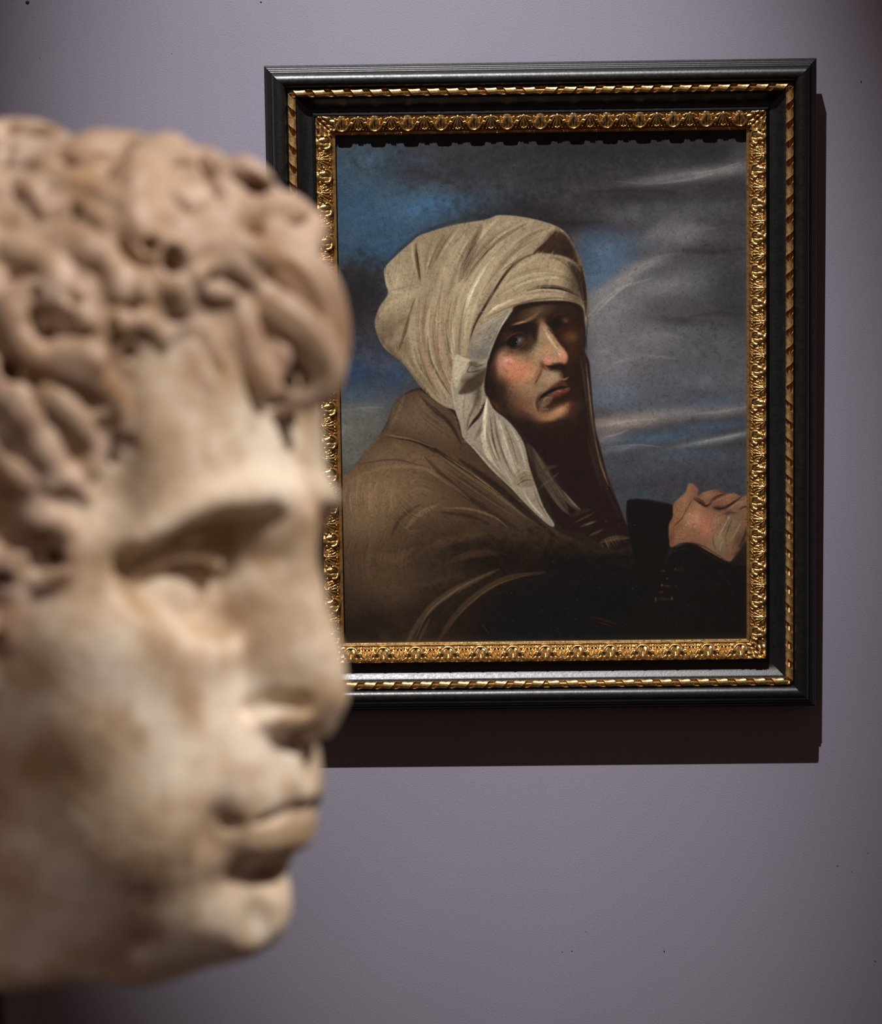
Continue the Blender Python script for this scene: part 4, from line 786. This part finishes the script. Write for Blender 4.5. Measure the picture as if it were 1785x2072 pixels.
FRONT = [  # locks that overhang the forehead: (U, V, C) and half thickness along them
 (((470,520,40),(560,530,40),(626,580,30),(654,650,20),(660,714,10),(640,760,10)),(52,54,56,52,44,28)),
 (((600,560,-60),(648,620,-70),(668,690,-80),(668,750,-80)),(44,46,44,34)),
 (((520,600,90),(584,640,90),(640,690,70),(672,738,50),(660,782,40),(612,800,40),(566,790,60)),(34,38,38,34,30,26,20)),
 (((470,600,120),(492,660,126),(512,716,120),(540,768,110),(560,800,96)),(32,36,36,32,22)),
 (((430,600,140),(440,650,150),(470,700,150)),(30,28,18)), (((560,690,90),(580,724,96),(572,762,90)),(22,20,14)),
 (((520,770,60),(560,806,50),(610,816,40)),(24,26,18)),
 (((330,640,230),(360,700,226),(400,752,214),(430,790,200)),(26,22,18,10)), (((380,620,200),(420,680,196),(460,740,180)),(24,20,12))]
HOLES = [(262,716,13,34),(112,1132,15,40),(308,492,14,30),(350,524,20,40),(430,566,12,30),(94,672,18,40),(600,764,18,46),(20,304,14,36),(22,366,16,36),(150,600,14,30),(226,930,9,22),(268,898,8,20),(10,1176,14,34),(70,590,9,20),(610,446,10,26),(400,346,12,26),(272,618,12,26),(20,750,18,40),(150,420,10,24),(560,812,12,26)]
def carve_head():
    K = Carver(); F = K.face(); M = K.hair_mask()
    base = F.copy()
    bump_ = (np.sin(K.U*0.041+K.V*0.023)*np.sin(K.V*0.037-K.C*0.031)*np.sin(K.C*0.043+K.U*0.017)).astype(np.float32)
    F = F-(32+14*bump_)*M*np.clip((1560-K.V)/100.0, 0, 1)
    cap = F.copy(); H = F-base < -8           # rough hair cap
    rs = K.rs
    def lock(P, R, k=8):
        W, d = K.tube_d(P, R, 14)
        if W is None: return
        K.add(F, W, d, k)
        w2 = W; H[w2] |= d < 4
    for pts, r0, r1, lift in LOCKS:
        Q = Easel.curve(pts, 5); R = np.linspace(r0, r1, len(Q)); P = []
        last = None
        for (px, py), r in zip(Q, R):
            p = K.surf(cap, px, py)
            if p is None: p = K.surf(cap, px-20, py+40) if last is None else np.array([px, py, last[2]])
            if p is None: continue
            if last is not None and abs(p[2]-last[2]) > 60: p[2] = last[2]+math.copysign(60, p[2]-last[2])
            g = K.grad(cap, p); P.append(p+g*(lift*0.9+r*0.12)); last = p
        P = np.array(P)
        if len(P) < 3: continue
        P[1:-1] = (P[:-2]+2*P[1:-1]+P[2:])/4
        R = R[:len(P)]
        # a lock is three strands laid side by side
        t = np.gradient(P, axis=0); t /= np.linalg.norm(t, axis=1)[:,None]+1e-6
        g = np.array([K.grad(cap, p) for p in P]); side = np.cross(t, g); side /= np.linalg.norm(side, axis=1)[:,None]+1e-6
        for o, sc in ((-0.85,0.50),(-0.29,0.56),(0.29,0.56),(0.85,0.50)):
            lock(P+side*(R*o)[:,None]+g*(R*(0.14 if abs(o) < .5 else -0.2))[:,None], R*sc, 6)
    for P, R in FRONT:
        P = np.array(P, float); P[:,0] -= 14; kk = 1-P[:,2]*HS/D0
        P[:,0] = CX+(P[:,0]-CX)*kk; P[:,1] = CY+(P[:,1]-CY)*kk
        Q = Easel.curve(P, 5); r = np.interp(np.linspace(0,1,len(Q)), np.linspace(0,1,len(R)), R)
        t = np.gradient(Q, axis=0); side = np.cross(t, np.array([0,0,1.0])); side /= np.linalg.norm(side, axis=1)[:,None]+1e-6
        for o, sc, dz in ((-0.85,0.46,0),(-0.30,0.56,0.25),(0.30,0.56,0.25),(0.85,0.46,0)):
            lock(Q+side*(r*o)[:,None]+np.array([0,0,1.0])*(r*dz)[:,None], r*sc, 4)
    # the rest of the head, turned away or outside the picture: curls set at random over the cap
    seeds = []; tries = 0
    while len(seeds) < 150 and tries < 6000:
        tries += 1
        d = rs.normal(size=3); d /= np.linalg.norm(d)
        o = np.array([K.UC-120, 760.0, -K.C0-40.0])
        ts = np.arange(200, 1100, 6.0); pt = o+d*ts[:,None]; ix = np.round((pt-K.LO)/K.VOX).astype(int)
        ok = ((ix >= 0)&(ix < K.n)).all(1); pt = pt[ok]; ix = ix[ok]; out = cap[ix[:,0],ix[:,1],ix[:,2]] > 0
        if not out.any(): continue
        q = np.argmax(out); p = pt[q]; i = ix[q]
        if M[i[0],i[1],i[2]] < 0.9 or p[1] > 1480: continue
        s_ = D0/(D0-p[2]*HS); pu = CX+(p[0]-CX)*s_
        if pu > -60 and K.grad(cap, p)[2] > -0.25: continue
        if any(np.linalg.norm(p-z) < 98 for z in seeds): continue
        seeds.append(p)
    for p in seeds:
        g = K.grad(cap, p); e1 = np.cross(g, [0,1.0,0.2]); e1 /= np.linalg.norm(e1)+1e-6; e2 = np.cross(g, e1)
        R0 = rs.uniform(54, 80); h = 1 if rs.rand() < .5 else -1; a0 = rs.uniform(0, 6.28); T = np.linspace(0,1,16)
        an = a0+h*T*rs.uniform(4.2,6.8); rad = R0*(1-0.66*T)
        P = p+e1*(np.cos(an)*rad)[:,None]+e2*(np.sin(an)*rad)[:,None]+g*(6+30*T)[:,None]
        lock(P, np.linspace(29, 17, 16), 9)
    for px, py, r, dep in HOLES:                   # drilled channels between the locks
        p = K.surf(F, px, py)
        if p is None: continue
        g = K.grad(cap, p); W, d = K.tube_d(np.array([p+g*10, p-g*dep, p-g*(dep+6)]), np.array([r*1.2, r, r*.7]), 16); K.cut(F, W, d, 8)
    # weathering, and the old break below the jaw
    n1 = (np.sin(K.U*0.09+1)*np.sin(K.V*0.083+2)*np.sin(K.C*0.087)).astype(np.float32); n2 = (np.sin(K.U*0.031+K.C*0.027)*np.sin(K.V*0.029+K.C*0.02+1)).astype(np.float32)
    F += 0.9*n1*n2
    brk = (K.V-(1977+9*np.sin(K.U*0.021+1)+7*np.sin(K.C*0.027)+5*np.sin((K.U+K.C)*0.06))).astype(np.float32)
    F = -K.smin(-F, -brk, 14)
    return K, F, H
def surface_net(F, lo, vox):
    """naive surface nets"""
    S = F < 0; nx, ny, nz = F.shape
    c = np.zeros((nx-1,ny-1,nz-1), np.int8)
    offs = [(i,j,k) for i in (0,1) for j in (0,1) for k in (0,1)]
    for i,j,k in offs: c += S[i:nx-1+i, j:ny-1+j, k:nz-1+k]
    act = (c > 0)&(c < 8); ids = np.argwhere(act); idx = -np.ones(act.shape, np.int32); idx[act] = np.arange(len(ids))
    acc = np.zeros((len(ids),3)); cnt = np.zeros(len(ids))
    for a in range(8):
        for b in range(a+1, 8):
            A, B = offs[a], offs[b]
            if sum(abs(A[q]-B[q]) for q in range(3)) != 1: continue
            fa = F[ids[:,0]+A[0],ids[:,1]+A[1],ids[:,2]+A[2]]; fb = F[ids[:,0]+B[0],ids[:,1]+B[1],ids[:,2]+B[2]]
            x = (fa < 0) != (fb < 0); t = np.where(x, fa/(fa-fb+1e-12), 0)
            acc += np.where(x[:,None], np.array(A)+(np.array(B)-np.array(A))*t[:,None], 0); cnt += x
    V = lo+(ids+acc/cnt[:,None])*vox
    Q = []
    for ax in range(3):
        sl = [slice(None)]*3; sh = [slice(None)]*3; sl[ax] = slice(0,-1); sh[ax] = slice(1,None)
        a, b = S[tuple(sl)], S[tuple(sh)]
        o1, o2 = [q for q in range(3) if q != ax]
        for flip in (0, 1):
            m = (a & ~b) if flip == 0 else (~a & b); e = np.argwhere(m)
            lim = np.array(F.shape)-1
            e = e[(e[:,o1] > 0)&(e[:,o2] > 0)&(e[:,o1] < lim[o1])&(e[:,o2] < lim[o2])]
            def at(d1, d2):
                z = e.copy(); z[:,o1] += d1; z[:,o2] += d2; return idx[z[:,0],z[:,1],z[:,2]]
            q = np.stack([at(-1,-1), at(0,-1), at(0,0), at(-1,0)], 1)
            if (flip == 1) != (ax == 1): q = q[:, ::-1]
            Q.append(q)
    return V, np.concatenate(Q), ids
PIGMENT = 1.5
def mat_marble(name, stops, ochre):
    m, n, l, b = new_mat(name)
    tc = n.new('ShaderNodeTexCoord').outputs['Object']
    a = noise(n, l, tc, 34, 5, 0.6); r = ramp(n, stops); l.new(a.outputs[0], r.inputs[0])
    s = noise(n, l, tc, 62, 4, 0.6); sr = ramp(n, [(0.50,(0,0,0)),(0.68,(1,1,1))]); l.new(s.outputs[0], sr.inputs[0])
    mx = n.new('ShaderNodeMix'); mx.data_type = 'RGBA'; f = n.new('ShaderNodeMath'); f.operation = 'MULTIPLY'; f.inputs[1].default_value = 0.7
    l.new(sr.outputs[0], f.inputs[0]); l.new(f.outputs[0], mx.inputs[0]); l.new(r.outputs[0], mx.inputs[6]); mx.inputs[7].default_value = (*ochre, 1)
    g = noise(n, l, tc, 18, 4, 0.55); gr = ramp(n, [(0.40,(0.85,0.82,0.78)),(0.60,(1.04,1.03,1.02))]); l.new(g.outputs[0], gr.inputs[0])
    mu = n.new('ShaderNodeMix'); mu.data_type = 'RGBA'; mu.blend_type = 'MULTIPLY'; mu.inputs[0].default_value = 1.0
    l.new(mx.outputs[2], mu.inputs[6]); l.new(gr.outputs[0], mu.inputs[7]); l.new(mu.outputs[2], b.inputs['Base Color'])
    b.inputs['Roughness'].default_value = 0.48; b.inputs['Specular IOR Level'].default_value = 0.35
    b.inputs['Subsurface Weight'].default_value = 0.25; b.inputs['Subsurface Radius'].default_value = (1.0,0.55,0.3); b.inputs['Subsurface Scale'].default_value = 0.004
    q = noise(n, l, tc, 120, 4, 0.6); bump(n, l, q.outputs[0], 0.25, 0.002, b)
    return m
M_FACE = mat_marble('weathered_cream_marble', [(0.36,(0.45,0.32,0.21)),(0.47,(0.63,0.49,0.36)),(0.60,(0.80,0.70,0.58))], (0.46,0.31,0.18))
M_HAIR = mat_marble('weathered_pinkish_marble', [(0.30,(0.34,0.21,0.14)),(0.46,(0.48,0.34,0.25)),(0.64,(0.66,0.52,0.43))], (0.42,0.24,0.11))

KV, HF, HH = carve_head()
HV, HQ, HI_ = surface_net(HF, KV.LO, KV.VOX)
def relax(V, Q, w, rounds):
    """even out the chisel steps; w says how much at each point"""
    for _ in range(rounds):
        acc = np.zeros_like(V); cnt = np.zeros(len(V))
        for k in range(4):
            np.add.at(acc, Q[:,k], V[Q[:,(k+1)%4]]+V[Q[:,(k+3)%4]]); np.add.at(cnt, Q[:,k], 2)
        V = V+(acc/cnt[:,None]-V)*w[:,None]
    return V
_h = HH[HI_[:,0],HI_[:,1],HI_[:,2]]
HV = relax(HV, HQ, np.where(_h, 0.35, 0.6), 5)
HP = CAM+((HV[:,0:1]-CX)*HS)*CAXES[:,0]+((CY-HV[:,1:2])*HS)*CAXES[:,2]+(D0-HV[:,2:3]*HS)*CAXES[:,1]
HBASE = CAM+((-140-CX)*HS)*CAXES[:,0]+((CY-1960)*HS)*CAXES[:,2]+(D0+560*HS)*CAXES[:,1]
HEAD = bpy.data.objects.new('marble_head', None); COL.objects.link(HEAD); HEAD.location = tuple(HBASE)
tag(HEAD, 'weathered cream marble head of a curly haired youth, in profile before the painting', 'sculpture')
def head_part(name, keep, m, normals):
    used = np.unique(HQ[keep]); remap = -np.ones(len(HP), np.int64); remap[used] = np.arange(len(used))
    me = grid_mesh(name, HP[used]-HBASE, remap[HQ[keep]], m)
    me.normals_split_custom_set_from_vertices([tuple(v) for v in normals[used]])
    o = bpy.data.objects.new(name, me); COL.objects.link(o); o.parent = HEAD; return o
# one set of normals for the whole stone so the joint between hair and face does not show
_e1 = HP[HQ[:,2]]-HP[HQ[:,0]]; _e2 = HP[HQ[:,3]]-HP[HQ[:,1]]; _n = np.cross(_e1, _e2)
HN = np.zeros_like(HP)
for k in range(4): np.add.at(HN, HQ[:,k], _n)
HN /= np.linalg.norm(HN, axis=1)[:,None]+1e-12
_q = _h[HQ].sum(1) >= 2
head_part('face', ~_q, M_FACE, HN); head_part('hair', _q, M_HAIR, HN)
# steel pin and plinth that carry the fragment, below the picture
m, n_, l_, b_ = new_mat('blued_steel'); b_.inputs['Base Color'].default_value = (0.06,0.06,0.065,1); b_.inputs['Metallic'].default_value = 1; b_.inputs['Roughness'].default_value = 0.35; M_STEEL = m
m, n_, l_, b_ = new_mat('grey_painted_plinth'); b_.inputs['Base Color'].default_value = (0.11,0.09,0.10,1); b_.inputs['Roughness'].default_value = 0.8; M_PLINTH = m
zb = -HBASE[2]; zt = zb+HBASE[2]-0.115
N = 16; v = []; f = []
prof = [(0.045,zt),(0.045,zt+0.006),(0.009,zt+0.008),(0.009,0.030)]
for rr, z in prof:
    for k in range(N): v.append((rr*math.cos(2*math.pi*k/N), rr*math.sin(2*math.pi*k/N), z))
for q in range(len(prof)-1):
    for k in range(N): f.append((q*N+k, q*N+(k+1)%N, (q+1)*N+(k+1)%N, (q+1)*N+k))
f.append(tuple(range(N-1,-1,-1))); f.append(tuple((len(prof)-1)*N+k for k in range(N)))
mesh_obj('mounting_pin', v, f, M_STEEL, HEAD, sharp=40)
bm = bmesh.new(); bmesh.ops.create_cube(bm, size=1.0)
for q in bm.verts: q.co = Vector((q.co.x*0.30, q.co.y*0.30, zb+(q.co.z+0.5)*(zt-zb)))
bmesh.ops.bevel(bm, geom=list(bm.edges), offset=0.004, segments=2, affect='EDGES')
me = bpy.data.meshes.new('plinth'); bm.to_mesh(me); bm.free(); me.materials.append(M_PLINTH)
o = bpy.data.objects.new('plinth', me); COL.objects.link(o); o.parent = HEAD

# ------------------------------------------------------------------ the canvas itself
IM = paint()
GX, GY = 830, 1026
cw, ch = FW/2-137*PX, FH/2-137*PX
uu = np.linspace(0,1,GX); vv = np.linspace(0,1,GY)
UU, VV = np.meshgrid(uu, vv, indexing='xy')
V = np.stack([-cw+2*cw*UU, np.full_like(UU,-18*PX), ch-2*ch*VV], -1).reshape(-1,3)
I = np.arange(GX*GY).reshape(GY,GX)
F = np.stack([I[:-1,:-1],I[1:,:-1],I[1:,1:],I[:-1,1:]],-1).reshape(-1,4)
me = grid_mesh('canvas', V, F, None)
# where each spot of the canvas lies in the painter's layout: the four corners, squared up
PAINT_CORNERS = ((674.8,270.5),(1513.4,258.9),(1514.5,1295.5),(693.5,1304.2))
def homography(Q):
    A = []
    for (u,v),(x,y) in zip(((0,0),(1,0),(1,1),(0,1)), Q):
        A.append([u,v,1,0,0,0,-u*x,-v*x,x]); A.append([0,0,0,u,v,1,-u*y,-v*y,y])
    A = np.array(A); s = np.linalg.solve(A[:,:8], A[:,8]); return np.append(s,1).reshape(3,3)
Hm = homography(PAINT_CORNERS); q = np.stack([UU,VV,np.ones_like(UU)],-1)@Hm.T
ix = (q[...,0]/q[...,2]-Easel.X0)*Easel.K-0.5; iy = (q[...,1]/q[...,2]-Easel.Y0)*Easel.K-0.5
ix = np.clip(ix,0,IM.shape[1]-1.001); iy = np.clip(iy,0,IM.shape[0]-1.001); i0 = ix.astype(int); j0 = iy.astype(int); tx = (ix-i0)[...,None]; ty = (iy-j0)[...,None]
rgb = (IM[j0,i0]*(1-tx)+IM[j0,i0+1]*tx)*(1-ty)+(IM[j0+1,i0]*(1-tx)+IM[j0+1,i0+1]*tx)*ty
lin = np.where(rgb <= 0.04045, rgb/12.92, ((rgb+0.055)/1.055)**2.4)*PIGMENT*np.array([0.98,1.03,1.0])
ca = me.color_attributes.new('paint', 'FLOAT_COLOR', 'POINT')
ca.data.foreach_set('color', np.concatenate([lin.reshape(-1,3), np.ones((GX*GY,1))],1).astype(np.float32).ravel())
m, n, l, b = new_mat('oil_paint_on_canvas')
at = n.new('ShaderNodeAttribute'); at.attribute_name = 'paint'; l.new(at.outputs['Color'], b.inputs['Base Color'])
b.inputs['Roughness'].default_value = 0.42; b.inputs['Specular IOR Level'].default_value = 0.18
tc = n.new('ShaderNodeTexCoord').outputs['Object']
w1 = noise(n, l, tc, 500, 2, 0.6, (1,1,2.5)); w2 = noise(n, l, tc, 500, 2, 0.6, (2.5,1,1))
ad = n.new('ShaderNodeMath'); ad.operation = 'ADD'; l.new(w1.outputs[0], ad.inputs[0]); l.new(w2.outputs[0], ad.inputs[1])
bump(n, l, ad.outputs[0], 0.25, 0.0006, b)
me.materials.append(m)
o = bpy.data.objects.new('canvas', me); COL.objects.link(o); o.parent = FRAME
tag(o, 'painted canvas with a white turbaned figure under a cloudy sky')
box('backing_board', -cw-0.004, cw+0.004, -16*PX, -8*PX, -ch-0.004, ch+0.004, M_PLINTH, FRAME)
